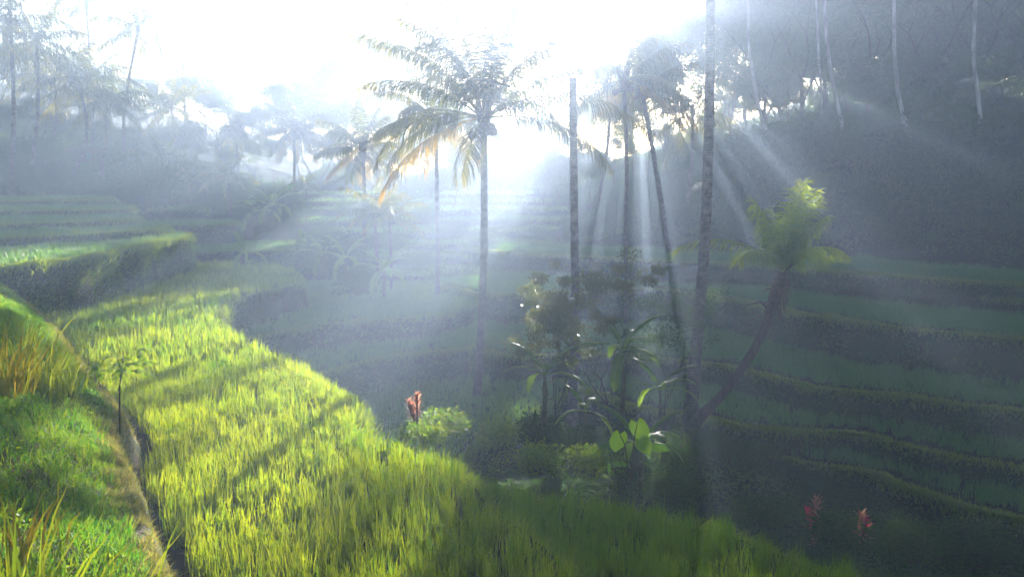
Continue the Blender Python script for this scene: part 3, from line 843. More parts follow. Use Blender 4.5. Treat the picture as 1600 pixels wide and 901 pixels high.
# young leaning palm on the right
b = at(1096, 648, 28.6)
o = empty('young_coconut_palm', b); tag(o, 'young palm leaning right with a bushy crown and ragged leaf stubs', 'palm tree')
kn = [(1132, 612), (1172, 556), (1200, 500), (1214, 462), (1224, 425)]
pts = [(-0.3, 0, -0.3), (0, 0, 0)] + [tuple(at(*k, 28.6) - b) for k in kn]
palm_trunk(pts, 0.15, 0.15, 12).obj('trunk', M['dark_bark'], o, True)
top = Vector(pts[-1])
for (yaw, e0, cv, L, *old) in [(180, 46, 74, 3.7), (15, 56, 85, 2.3), (-70, 58, 85, 2.3), (215, 52, 88, 2.4), (110, 50, 90, 2.4), (150, 78, 30, 2.6), (10, 84, 18, 2.9), (30, 76, 30, 2.6), (-20, 74, 40, 2.2), (95, 70, 40, 2.6), (-80, 80, 30, 2.5), (200, 78, 30, 2.4), (60, 82, 14, 3.0), (-50, 80, 20, 2.7)]:
    child('frond', frond_mb(L, e0, cv, 42, 0.85, 0.05, tint=(0.1, 0.7), hang=random.uniform(0.5, 1.1), bendy=random.uniform(-0.15, 0.15)).mesh('frond', M['frond_young']), o, top, (0, 0, R(yaw)))
for k in range(13):
    mb = MB()
    a = k * 2.4; q = 0.15 + 0.11 * k
    base_p = np.array(top) - (np.array(pts[-1]) - np.array(pts[-3])) * (0.09 * k)
    ln = 0.55 if k % 3 else 1.1
    tube(mb, [base_p, base_p + [0.3 * ln * math.cos(a), 0.3 * ln * math.sin(a), 0.26 * ln], base_p + [0.75 * ln * math.cos(a), 0.75 * ln * math.sin(a), 0.36 * ln - 0.25 * (k % 3 == 0)]], [0.06, 0.04, 0.015], 5, 0.4)
    child('leaf_stub', mb.mesh('leaf_stub', M['husk']), o)
mb = MB()
for k in range(60):
    q = rng.uniform(0, 1); bp = np.array(pts[-3]) + (np.array(pts[-1]) - np.array(pts[-3])) * q
    a = rng.uniform(0, 6.28)
    tube(mb, [bp, bp + [0.22 * math.cos(a), 0.22 * math.sin(a), -0.05], bp + [0.3 * math.cos(a), 0.3 * math.sin(a), -0.45 - 0.3 * rng.uniform()]], [0.03, 0.02, 0.006], 4, 0.4)
child('dry_fibre', mb.mesh('dry_fibre', M['husk']), o)

# hazy palms of the left hill
palm((195, 252), (216, 46), 68, 'tallest slender palm just right of the small hut', CROWNS[1], 0.12, -0.6, rz=0.4)
palm((152, 254), (166, 158), 66, 'short palm with a drooping crown directly beside the small hut', CROWNS[0], 0.12, 0.2, scale=0.85)
palm((106, 246), (124, 132), 64, 'curved leaning palm just left of the small hut', CROWNS[2], 0.14, 0.9, scale=0.95)
palm((140, 240), (146, 120), 74, 'straight palm behind the small hut', CROWNS[1], 0.11, 0.1, scale=0.9)
palm((70, 222), (84, 120), 70, 'leaning palm with its crown under the broad dark crown at upper left', CROWNS[2], 0.13, 0.5)
palm((44, 222), (57, 66), 62, 'palm carrying the broad dark crown at upper left', CROWNS[0], 0.14, 0.3, scale=1.1)
palm((140, 215), (135, 8), 84, 'very tall thin palm cut by the top of the frame on the left', CROWNS[2], 0.13, 0.2, scale=0.95)
palm((12, 222), (16, 26), 58, 'palm at the upper left corner of the photo', CROWNS[1], 0.14, 0.2)
# far middle
palm((371, 312), (369, 204), 82, 'thin stemmed palm with a small mop shaped crown in the haze', FAN, 0.10, 0.1)
palm((258, 312), (256, 256), 66, 'low palm at the foot of the left hill, above the terrace ends', SMALL_CROWN, 0.12, 0.1, scale=0.95)
palm((300, 318), (297, 268), 69, 'low bushy palm between the hill foot palm and the spiky one', CROWNS[1], 0.12, 0.1, scale=0.55)
palm((358, 326), (357, 280), 66, 'spiky low palm just below the mop crowned palm', SMALL_CROWN, 0.12, 0.1, scale=0.8)
palm((608, 408), (608, 338), 52, 'young palm with arching fronds right of the medium hazy palm', SMALL_CROWN, 0.10, 0.1, scale=0.8)
palm((588, 420), (584, 330), 56, 'young palm close behind the medium hazy palm', SMALL_CROWN, 0.12, 0.1, scale=0.9)
palm((478, 332), (478, 292), 74, 'tiny palm beside the small upright palm', SMALL_CROWN, 0.09, 0.0, scale=0.5)
palm((270, 240), (268, 168), 84, 'pale sunlit palm among the far trees right of the left hill', CROWNS[2], 0.12, 0.3, scale=0.9)
palm((290, 200), (286, 104), 100, 'far palm whose head pokes above the hazy ridge', CROWNS[1], 0.13, 0.0, scale=0.9)
palm((1072, 330), (1082, 176), 66, 'palm half hidden behind the tall leaning pale trunk', CROWNS[0], 0.14, 0.2)
palm((930, 330), (955, 160), 72, 'palm in the sun glow left of the leaning palm', CROWNS[2], 0.14, 0.2, scale=0.9)

# ------------------------------------------------------------------ broadleaf trees
def grow_tree(seed, H, spread, flat=0.5, leaf=0.3, nleaf=6500, fork=0.35, trunk_r=0.22, levels=3, clump=1.0, lean=0.1):
    """returns (trunk+limbs MB, crown MB) in local space"""
    r = random.Random(seed); g = np.random.default_rng(seed)
    tr = MB(); tips = []
    def limb(p, d, L, rad, lev):
        n = 6
        pts = [np.array(p)]
        d = np.array(d, float)
        for q in range(n):
            d = d + g.normal(0, 0.11, 3) + np.array([0, 0, 0.05 if lev else 0.02])
            d /= np.linalg.norm(d)
            pts.append(pts[-1] + d * L / n)
        end = 0.45 if lev < levels else 0.25
        tube(tr, pts, np.linspace(rad, rad * end, n + 1), 8 if lev == 0 else 5, 0.5, cap=lev == levels)
        if lev == levels:
            tips.append(pts[-1]); tips.append(pts[3]); return
        k = r.choice((3, 4)) if lev == 0 else r.choice((2, 3))
        for j in range(k):
            a = j * 6.283 / k + r.uniform(-0.6, 0.6)
            up = r.uniform(0.25, 0.9) * (1 - flat * 0.6)
            nd = np.array([math.cos(a), math.sin(a), up]) * 0.75 + d * 0.5
            nd /= np.linalg.norm(nd)
            sp = pts[-1] if j < 2 else pts[r.choice((3, 4, 5))]
            limb(sp, nd, spread * (0.62 if lev == 0 else 0.45 if lev == 1 else 0.33) * r.uniform(0.75, 1.2), rad * end * 0.85, lev + 1)
    limb((0, 0, -0.3), (r.uniform(-lean, lean), r.uniform(-lean, lean), 1), H * fork, trunk_r, 0)
    tips = np.array(tips)
    per = g.multinomial(nleaf, g.dirichlet(np.ones(len(tips)) * 3))
    P = np.repeat(tips, per, 0)
    rad = np.repeat(clump * g.uniform(0.6, 1.3, len(tips)), per)
    o = g.normal(0, 1, P.shape); o /= np.linalg.norm(o, axis=1, keepdims=True)
    o *= (g.uniform(0.1, 1, len(P)) ** 0.5 * rad)[:, None]
    o[:, 2] *= 0.55 if flat < 0.6 else 0.3
    cr = MB()
    D = o + g.normal(0, 0.6, P.shape)
    ls = leaf * g.uniform(0.6, 1.25, len(P))
    ct = np.repeat(g.uniform(0, 1, len(tips)), per)
    leaves(cr, P + o, D, ls, ls * g.uniform(0.4, 0.6, len(P)), np.clip(ct * 0.6 + g.uniform(0, 0.4, len(P)), 0, 1))
    s = H / max(1e-3, (P[:, 2] + o[:, 2]).max())
    return tr, cr, s

TREES = {}
for nm, args in dict(round=(21, 12, 7.0, 0.3, 0.34, 8000), tall=(22, 15, 6.0, 0.1, 0.32, 8000), umbrella=(23, 13, 9.0, 0.75, 0.30, 7500), ragged=(24, 12, 6.5, 0.45, 0.34, 5200), low=(25, 7, 5.0, 0.4, 0.28, 6000), sparse=(26, 13, 7.0, 0.35, 0.30, 2400)).items():
    t_, c_, s_ = grow_tree(*args, clump=1.25)
    TREES[nm] = (t_.mesh('trunk', M['dark_bark'], True), c_.mesh('crown', M['crown']), s_, args[1])

SPIN = 2.9
def tree(kind, base, topy, Y, label, group=None, wide=1.0, sunk=0.2, name='broadleaf_tree', bark=None):
    tm, cm, s0, H = TREES[kind]
    b = at(base, 300, Y)
    gz = bz(b.x, b.y) - sunk
    tz = at(base, topy, Y).z
    s = max(2.0, tz - gz) / H * s0
    o = empty(name, (b.x, b.y, gz), (base * 0.37 + topy * 0.11 + SPIN) % 6.28)
    tag(o, label, 'tree', group)
    sw = s * wide
    child('trunk', tm, o, scale=(sw, sw, s)); child('crown', cm, o, scale=(sw, sw, s))
    return o

# trees on the far ridge in the gap between the hills
g_ = 'hazy trees on the far ridge'
for k, (px, ty, Y, kd, w) in enumerate([(236, 118, 96, 'round', 1.0), (262, 128, 88, 'ragged', 1.0), (300, 118, 104, 'round', 1.0), (322, 118, 96, 'tall', 1.2), (345, 138, 92, 'round', 0.9), (372, 158, 88, 'low', 1.0), (395, 172, 94, 'round', 0.8), (418, 158, 100, 'round', 0.9), (440, 148, 96, 'ragged', 0.9), (285, 190, 80, 'low', 1.2), (330, 200, 78, 'low', 1.2), (400, 205, 84, 'low', 1.2), (430, 215, 82, 'round', 0.8)]):
    tree(kd, px, ty, Y * 1.1, 'leafy tree in the hazy ridge between the left hill and the tall far trees', g_, w)
# tall trees left of the central palm
g_ = 'low far trees in the bright gap'
for k, (px, ty, Y, kd, w) in enumerate([(708, 158, 124, 'round', 0.8), (750, 180, 118, 'round', 0.8), (790, 190, 126, 'low', 1.0), (826, 182, 130, 'round', 0.8), (862, 176, 122, 'low', 0.9), (903, 160, 128, 'round', 0.8), (934, 150, 116, 'round', 0.7), (775, 225, 98, 'low', 0.9), (880, 228, 96, 'low', 0.9), (835, 236, 94, 'low', 0.8), (920, 236, 84, 'low', 0.9), (700, 240, 92, 'low', 1.0), (728, 216, 96, 'round', 0.7), (772, 212, 94, 'low', 0.7), (812, 208, 97, 'round', 0.6), (850, 212, 95, 'low', 0.7), (888, 222, 94, 'low', 0.7)]):
    tree(kd, px, ty, Y * 0.86, 'low misty tree in the bright gap behind the central palm', g_, w)
g_ = 'tall far trees behind the central palm'
for k, (px, ty, Y, kd, w) in enumerate([(470, 122, 92, 'round', 0.9), (505, 98, 96, 'umbrella', 0.8), (548, 72, 100, 'tall', 1.1), (596, 48, 98, 'umbrella', 0.85), (640, 36, 100, 'sparse', 0.9), (668, 96, 94, 'sparse', 0.8), (530, 150, 88, 'round', 1.0), (586, 140, 86, 'round', 0.9), (640, 150, 88, 'sparse', 0.9), (690, 190, 86, 'low', 1.0), (500, 190, 82, 'low', 1.3), (620, 215, 80, 'low', 1.3)]):
    tree(kd, px, ty, Y * 1.1, 'tall hazy tree in the group behind and left of the central palm', g_, w)
# behind the left palms
g_ = 'leafy trees behind the left palms'
for k, (px, ty, Y, kd, w) in enumerate([(10, 60, 82, 'tall', 1.1), (60, 100, 86, 'round', 1.0), (110, 90, 90, 'ragged', 1.0), (165, 108, 88, 'umbrella', 0.8), (200, 130, 84, 'round', 0.9), (30, 150, 74, 'low', 1.2), (95, 170, 76, 'low', 1.2), (180, 190, 76, 'low', 1.1), (228, 200, 72, 'low', 1.0), (-60, 60, 70, 'tall', 1.1)]):
    tree(kd, px, ty, Y, 'leafy tree behind the palms of the left hill', g_, w)
# forest of the right hill
g_ = 'trees of the dark forest on the right'
for k, (px, ty, Y, kd, w) in enumerate([(962, 126, 74, 'ragged', 0.42), (988, 108, 76, 'round', 0.34), (1010, 56, 72, 'round', 0.34), (1034, 14, 74, 'round', 0.4), (1068, 30, 76, 'ragged', 0.6), (1106, 26, 74, 'ragged', 0.6), (1196, 92, 72, 'round', 0.75), (1168, 118, 74, 'round', 0.6), (1235, 60, 74, 'round', 0.9), (1146, -36, 76, 'round', 0.7), (1172, -70, 80, 'round', 0.9),
        (1030, 175, 78, 'low', 0.7), (1110, 165, 78, 'low', 0.8), (1150, 140, 80, 'low', 1.0), (975, 196, 84, 'low', 0.7), (1065, 200, 70, 'low', 0.7), (1120, 205, 68, 'low', 0.8),
        (1215, -30, 80, 'low', 1.1), (1205, 120, 82, 'low', 1.1), (1250, 125, 80, 'low', 1.1), (1300, 110, 80, 'low', 1.1), (1285, 40, 76, 'round', 1.3), (1350, 30, 80, 'round', 1.3),
        (1410, 30, 76, 'round', 1.3), (1470, 20, 72, 'round', 1.3), (1530, 20, 74, 'round', 1.3), (1600, 10, 70, 'round', 1.3), (1660, 20, 66, 'round', 1.3), (1225, 60, 82, 'low', 1.3),
        (1300, 44, 84, 'low', 1.3), (1365, 52, 82, 'low', 1.3), (1425, 40, 80, 'low', 1.3), (1490, 40, 78, 'low', 1.3), (1555, 30, 76, 'low', 1.3), (1620, 30, 72, 'low', 1.3),
        (1690, 30, 70, 'low', 1.3), (1340, -10, 90, 'low', 1.2), (1450, -10, 86, 'low', 1.2), (1550, -20, 82, 'low', 1.2), (1260, 0, 98, 'low', 1.3), (1380, -20, 98, 'low', 1.4),
        (1500, -40, 98, 'low', 1.4), (1600, -40, 94, 'low', 1.4), (1185, -40, 74, 'round', 1.0), (1240, -60, 72, 'tall', 1.1), (1290, -80, 76, 'round', 1.1), (1350, -80, 70, 'tall', 1.1),
        (1400, -110, 74, 'round', 1.2), (1460, -90, 68, 'tall', 1.2), (1510, -110, 72, 'round', 1.2), (1570, -100, 66, 'tall', 1.2), (1630, -110, 64, 'round', 1.2), (1700, -110, 60, 'tall', 1.3),
        (1250, 90, 66, 'ragged', 1.1), (1330, 70, 68, 'low', 1.4), (1370, 120, 62, 'low', 1.2), (1450, 70, 64, 'round', 1.1), (1490, 120, 60, 'low', 1.2), (1570, 80, 60, 'low', 1.4),
        (1640, 100, 56, 'low', 1.4), (1210, 40, 86, 'tall', 1.2), (1310, 0, 90, 'round', 1.3), (1420, -20, 88, 'round', 1.4), (1540, -20, 84, 'round', 1.4), (1680, 0, 78, 'round', 1.4)]):
    tree(kd, px, ty, Y, 'dark leafy tree in the forest covering the right hillside', g_, w)
# pale trunks in front of that forest
def pale_tree(knots, Y, label, r=0.15, crown='tall', topz=None, cs=0.55):
    b = at(*knots[0], Y); gz = bz(b.x, b.y) - 0.3
    o = empty('pale_trunked_tree', (b.x, b.y, gz)); tag(o, label, 'tree')
    b = Vector((b.x, b.y, gz))
    pts = [(0, 0, 0)] + [tuple(at(*k, Y) - b) for k in knots]
    p = resample(np.array(pts), 0.5, 0.03, random.randint(0, 99))
    mb = MB(); tube(mb, p, np.linspace(r * 0.95, r * 0.6, len(p)), 10)
    mb.obj('trunk', M['pale_bark'], o, True)
    tm, cm, s0, H = TREES[crown]
    t = Vector(pts[-1])
    child('crown', cm, o, (t.x, t.y, t.z - 3.0), (0, 0, random.uniform(0, 6)), (cs, cs, cs))
pale_tree([(1538, 238), (1528, 150), (1521, 80), (1524, 0), (1526, -60)], 54, 'rightmost pale slender trunk before the dark forest')
pale_tree([(1421, 212), (1404, 150), (1397, 60), (1396, -50)], 57, 'pale trunk curving up left of the rightmost pale one', 0.16)
pale_tree([(1321, 218), (1303, 140), (1292, 60), (1286, -50)], 60, 'pale curved trunk in the middle of the pale trunk row', 0.15, 'round')
pale_tree([(1201, 224), (1186, 170), (1172, 90), (1168, 0)], 64, 'leftmost and faintest pale trunk beside the sun glow', 0.14, 'round')
pale_tree([(1284, 150), (1280, 110), (1276, 20), (1274, -50)], 66, 'thin pale trunk close behind the middle curved one', 0.12, 'tall')

# bronze leaved tree in the middle
t_, c_, s_ = grow_tree(77, 7.0, 4.6, 0.2, 0.19, 6000, 0.36, 0.08, 3, 0.55, 0.15)
b = at(950, 668, 27.5)
o = empty('bronze_leaved_tree', b); tag(o, 'small many stemmed tree with glinting bronze leaves in mid valley', 'tree')
hh = (at(945, 388, 27.5).z - b.z) / 7.0 * s_
t_.obj('trunk', M['dark_bark'], o, True).scale = (hh * 0.85, hh * 0.85, hh); c_.obj('crown', M['bronze'], o).scale = (hh * 0.85, hh * 0.85, hh)
t_, c_, s_ = grow_tree(78, 4.5, 4.2, 0.4, 0.16, 4200, 0.3, 0.07, 3, 0.5, 0.15)
b = at(1040, 668, 28)
o = empty('bronze_leaved_tree', b); tag(o, 'dark shrubby tree between the bronze leaved tree and the pale leaning trunk', 'tree')
hh = (at(1040, 450, 28).z - b.z) / 4.5 * s_
t_.obj('trunk', M['dark_bark'], o, True).scale = (hh * 0.8, hh * 0.8, hh); c_.obj('crown', M['under'], o).scale = (hh * 0.8, hh * 0.8, hh)
t_, c_, s_ = grow_tree(79, 3.5, 3.4, 0.4, 0.16, 3400, 0.3, 0.06, 3, 0.5, 0.15)
b = at(872, 668, 27)
o = empty('bronze_leaved_tree', b); tag(o, 'dark low tree left of the bronze leaved tree, round the dead trunk', 'tree')
hh = (at(872, 480, 27).z - b.z) / 3.5 * s_
t_.obj('trunk', M['dark_bark'], o, True).scale = (hh * 0.8, hh * 0.8, hh); c_.obj('crown', M['bronze'], o).scale = (hh * 0.8, hh * 0.8, hh)

# ------------------------------------------------------------------ bananas and other plants
def big_leaf(L, W, e0, curve, tatter=0.3, n=14, stalk=0.25, tint=0.4, fold=0.25, heart=False):
    """broad leaf on a stalk, starts along +X"""
    mb = MB()
    s = np.linspace(0, 1, n)
    tot = L * (1 + stalk)
    sa = np.linspace(0, 1, n + 5)
    ang = R(e0) - R(curve) * sa ** 1.4
    ds = tot / (n + 4)
    x = np.concatenate([[0], np.cumsum(np.cos(ang[1:]) * ds)]); z = np.concatenate([[0], np.cumsum(np.sin(ang[1:]) * ds)])
    sp = np.stack([x, x * 0, z], 1)
    tube(mb, sp, np.linspace(0.035, 0.008, n + 5) * (L / 2), 5, 0.9, cap=False)
    u = stalk / (1 + stalk) + s * (1 - stalk / (1 + stalk))
    c = np.stack([np.interp(u, sa, sp[:, j]) for j in range(3)], 1)
    a = np.interp(u, sa, ang)
    U = np.stack([-np.sin(a), a * 0, np.cos(a)], 1)
    w = W * 0.5 * ((np.sin(np.clip(s * 0.93 + 0.09, 0, 1) * math.pi) ** 0.55) if not heart else np.interp(s, [0, 0.08, 0.3, 0.6, 0.85, 1], [0.55, 0.9, 1.0, 0.8, 0.4, 0.02]))
    w[-1] *= 0.2
    for side in (-1, 1):
        rows = []
        for q, f in enumerate((0.0, 0.5, 1.0)):
            wob = rng.uniform(1 - tatter, 1.0, n) if q == 2 else 1.0
            off = np.stack([np.zeros(n), side * w * f * wob, np.zeros(n)], 1)
            rows.append(c + off + U * (w * f * fold - w * f * f * fold * 1.6)[:, None] + (np.stack([rng.normal(0, 0.02, n) * tatter] * 3, 1) if q == 2 else 0))
        V = np.stack(rows, 1).reshape(-1, 3)
        b = (np.arange(n - 1) * 3)[:, None]
        keep = np.ones(n - 1, bool)
        Q = np.concatenate([np.concatenate([b + k, b + k + 1, b + k + 4, b + k + 3], 1) for k in (0, 1)])
        mb.add(V, Q, None, np.clip(tint + rng.normal(0, 0.08, len(V)), 0, 1))
    return mb

BLV = [big_leaf(2.0, 0.55, 62 - 14 * k, 60 + 10 * k, 0.35, tint=0.15 + 0.13 * k).mesh('leaf', M['banana']) for k in range(5)]
def banana(p, h, label, n=7, group=None, seed=0, s=1.0, bright=None):
    r = random.Random(seed)
    o = empty('banana_plant', p); tag(o, label, 'banana plant', group)
    mb = MB(); tube(mb, [(0, 0, -0.3), (0.03, 0, h * 0.5), (0, 0.04, h)], [0.13 * s, 0.10 * s, 0.06 * s], 8, 0.5)
    mb.obj('stem', M['stem'], o, True)
    for k in range(n):
        child('leaf', BLV[min(4, int(k * 5 / n))], o, (0, 0, h - 0.1), (0, 0, k * 2.4 + r.uniform(-0.4, 0.4)), (s * r.uniform(0.8, 1.1),) * 3)
    return o
banana(at(850, 655, 25), 1.4, 'banana plant with one sunlit leaf left of the dead trunk', 7, seed=1, s=0.7)
banana(at(972, 645, 26), 2.0, 'banana plant with an upright glowing leaf under the bronze leaved tree', 8, seed=2, s=0.68)
banana(at(1030, 670, 26), 1.3, 'banana plant with a bright leaf beside the pale leaning trunk', 7, seed=3, s=0.6)
banana(at(915, 690, 25), 1.0, 'short banana plant in front of the dead trunk', 6, seed=4, s=0.55)
banana(at(1000, 745, 21), 0.9, 'dark low banana plant with arching leaves behind the round leaf plant', 7, seed=5, s=0.6)
for k, (px, py, Y, h, s, lab) in enumerate([(505, 420, 56, 1.0, 1.0, 'banana clump left of the medium hazy palm'), (540, 432, 52, 1.2, 1.0, 'banana clump at the foot of the medium hazy palm'), (480, 415, 60, 1.0, 1.0, 'leftmost banana clump below the far terraces'), (600, 455, 46, 1.2, 0.9, 'banana with a pale green leaf below the young palms'), (380, 404, 50, 0.4, 0.8, 'low leafy banana at the far end of the sunlit field'), (425, 350, 68, 1.5, 1.1, 'dark banana clump beneath the small upright palm'), (400, 352, 70, 1.2, 1.1, 'banana clump just left of the one beneath the small upright palm')]):
    banana(at(px, py, Y), h, lab, 8, seed=20 + k, s=s)

# plant with big round leaves
b = at(985, 752, 17.5)
o = empty('elephant_ear_plant', b); tag(o, 'plant with large round glowing leaves on tall stalks in mid valley', 'plant')
for k, (px, py, sz, yaw, dy) in enumerate([(968, 672, 0.42, 200, 0.0), (996, 654, 0.46, 300, 0.2), (1001, 680, 0.36, -20, -0.1), (951, 717, 0.24, 190, -0.3), (1020, 690, 0.40, -30, 0.3), (975, 716, 0.34, 120, 0.2), (1008, 716, 0.36, 10, -0.2)]):
    sz *= 0.44; tgt = at(px, py + 6, 17.5 + dy) - b
    mb = MB()
    tube(mb, [(0, 0, 0), tuple(tgt * 0.55 + Vector((0, 0, 0.25))), tuple(tgt)], [0.02, 0.014, 0.008], 5, 0.8)
    so = mb.obj('stalk', M['stem'], o)
    # the blade hangs from its notch, cupped either side of the midrib
    vv = np.linspace(0, 1, 13)
    ww = sz * np.interp(vv, [0, 0.05, 0.2, 0.42, 0.65, 0.85, 0.95, 1], [0.45, 0.72, 0.95, 1.0, 0.82, 0.45, 0.18, 0.01])
    mb = MB()
    for side in (-1, 1):
        rows = []
        for f in (0, 0.35, 0.7, 1.0):
            zz = -(vv * 2.1 * sz) + sz * 0.55 * f * (1 - vv) ** 3
            rows.append(np.stack([side * ww * f, -0.28 * ww * (f * (1.5 - f)) + 0.05 * sz * np.sin(vv * 17 + f) * f - 0.25 * sz * vv ** 2, zz], 1))
        V = np.stack(rows, 1).reshape(-1, 3)
        q = (np.arange(12) * 4)[:, None]
        mb.add(V, np.concatenate([np.concatenate([q + j, q + j + 1, q + j + 5, q + j + 4], 1) for j in range(3)]), None, np.clip(0.15 + 0.6 * (k < 3) + 0.25 * np.tile([1, 0.2, 0.3, 0.0], 13), 0, 1))
    lf = mb.obj('leaf', M['bigleaf'] if k < 4 else M['banana'], o, True)
    lf.location = tgt; lf.rotation_euler = (R(random.uniform(-30, 25)) if k < 4 else R(70), R([12, -18, -30, 30, -40, 30, 20][k]), R([15, -25, 10, 60, -60, 30, -30][k]))

def cordyline(p, h, label, mats, seed=0, n=3, s=1.0):
    r = random.Random(seed); g = np.random.default_rng(seed)
    o = empty('cordyline', p); tag(o, label, 'red plant')
    for k in range(n):
        a = r.uniform(0, 6.28); d = 0.28 * s * (k > 0)
        tip = np.array([d * math.cos(a), d * math.sin(a), h * (1 - 0.22 * k) ])
        mb = MB(); tube(mb, [(0, 0, -0.2), tip * [0.4, 0.4, 0.5], tip], [0.025, 0.02, 0.014], 6, 0.4)
        mb.obj('stem', M['dark_bark'], o)
        N = 44
        yaw = np.arange(N) * 2.4; zz = tip[2] - np.linspace(0, h * 0.62, N)
        el = np.linspace(1.2, -0.35, N)
        P = np.column_stack([tip[0] * zz / tip[2], tip[1] * zz / tip[2], zz])
        mb = MB()
        L = s * g.uniform(0.26, 0.42, N)
        blades(mb, P, L * np.clip(np.sin(el), -0.4, 1) + 0.12, s * 0.075, yaw, L * np.cos(el), g.uniform(0, 1, N), 0.35)
        mb.obj('leaves', mats[k % len(mats)], o)
    return o
cordyline(at(652, 668, 17.0), 0.56, 'sunlit red leaved plant standing at the edge of the bright rice field', [M['red']], 3, 3, 0.58)
cordyline(at(1275, 835, 19.5), 0.75, 'left dusky red leaved plant in the dark gully at lower right', [M['red'], M['under'], M['pink']], 4, 4, 0.75)
cordyline(at(1345, 845, 19.0), 0.5, 'plant with a vivid pink tuft in the dark gully at lower right', [M['red'], M['pink'], M['red'], M['under']], 5, 5, 0.8)

# small cassava like plant on the ledge
b = at(186, 655, 11.5)
o = empty('cassava_plant', b); tag(o, 'thin stemmed young plant with drooping palmate leaves beside the ledge', 'plant')
tp = at(192, 560, 11.5) - b
mb = MB(); tube(mb, [(0, 0, -0.2), tuple(tp * 0.5 + Vector((-0.02, 0, 0))), tuple(tp)], [0.013, 0.010, 0.007], 6); mb.obj('stem', M['dark_bark'], o)
for k in range(15):
    a = k * 2.4; L = random.uniform(0.14, 0.42)
    st = tp * (1 - 0.022 * k)
    e = st + Vector((L * math.cos(a), L * math.sin(a), random.uniform(-0.04, 0.14)))
    mb = MB(); tube(mb, [tuple(st), tuple((st + e) / 2 + Vector((0, 0, 0.05))), tuple(e)], [0.005, 0.004, 0.003], 4, 0.9)
    N = 7
    fan = np.linspace(-1.7, 1.7, N)
    blades(mb, np.repeat(np.array(e)[None], N, 0), rng.uniform(0.01, 0.07, N), 0.045, a + fan, rng.uniform(0.15, 0.24, N) * (1 - 0.2 * np.abs(fan)), rng.uniform(0.3, 0.9, N), rng.uniform(1.5, 3.5, N))
    mb.obj('leaf', M['bigleaf'], o)

# shrubs
SHR = []
for sd in range(3):
    g = np.random.default_rng(300 + sd); mb = MB()
    cs = g.normal(0, 0.5, (26, 3)) * [1, 1, 0.45] + [0, 0, 0.55]
    P = np.repeat(cs, 70, 0); o_ = g.normal(0, 0.2, P.shape)
    leaves(mb, np.clip(P + o_, [-9, -9, 0.0], [9, 9, 9]), o_ + g.normal(0, 0.12, P.shape) + [0, 0, 0.05], g.uniform(0.07, 0.24, len(P)), g.uniform(0.03, 0.09, len(P)), np.repeat(g.uniform(0, 0.7, 26), 70) + g.uniform(0, 0.3, len(P)))
    st = MB()
    for k in range(12): tube(st, [(0, 0, -0.2), cs[k] * 0.5, cs[k]], [0.025, 0.018, 0.008], 4)
    SHR.append((mb, st))
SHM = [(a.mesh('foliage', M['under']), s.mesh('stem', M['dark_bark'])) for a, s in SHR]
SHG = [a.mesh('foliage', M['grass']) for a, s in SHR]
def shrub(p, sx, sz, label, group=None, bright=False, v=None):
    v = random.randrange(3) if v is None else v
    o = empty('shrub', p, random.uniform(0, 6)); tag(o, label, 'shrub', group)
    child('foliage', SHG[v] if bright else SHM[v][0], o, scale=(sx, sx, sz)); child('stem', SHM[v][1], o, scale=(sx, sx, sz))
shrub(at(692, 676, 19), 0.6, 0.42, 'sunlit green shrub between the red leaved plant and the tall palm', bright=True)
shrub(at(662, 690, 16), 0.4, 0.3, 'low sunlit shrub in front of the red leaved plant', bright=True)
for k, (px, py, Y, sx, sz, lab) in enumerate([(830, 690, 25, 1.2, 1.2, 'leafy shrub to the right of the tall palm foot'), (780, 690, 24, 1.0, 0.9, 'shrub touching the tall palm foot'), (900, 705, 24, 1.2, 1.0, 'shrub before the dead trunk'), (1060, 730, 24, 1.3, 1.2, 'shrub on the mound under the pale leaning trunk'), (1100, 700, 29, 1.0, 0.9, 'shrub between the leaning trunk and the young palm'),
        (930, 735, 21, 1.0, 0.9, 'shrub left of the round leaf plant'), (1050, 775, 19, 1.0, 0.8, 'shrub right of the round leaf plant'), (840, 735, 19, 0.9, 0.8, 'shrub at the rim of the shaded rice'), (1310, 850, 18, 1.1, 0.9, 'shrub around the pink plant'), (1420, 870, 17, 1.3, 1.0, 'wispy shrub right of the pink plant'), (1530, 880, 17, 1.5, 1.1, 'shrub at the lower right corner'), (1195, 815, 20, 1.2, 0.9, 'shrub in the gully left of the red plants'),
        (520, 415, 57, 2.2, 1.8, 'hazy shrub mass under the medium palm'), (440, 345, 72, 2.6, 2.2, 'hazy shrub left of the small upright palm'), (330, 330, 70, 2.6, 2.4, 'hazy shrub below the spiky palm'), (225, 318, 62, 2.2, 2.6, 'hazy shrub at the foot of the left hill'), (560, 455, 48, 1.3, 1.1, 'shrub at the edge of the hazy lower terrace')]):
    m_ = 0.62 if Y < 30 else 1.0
    shrub(at(px, py, Y), sx * m_, sz * m_, lab, bright=(k in (1, 5, 7)))

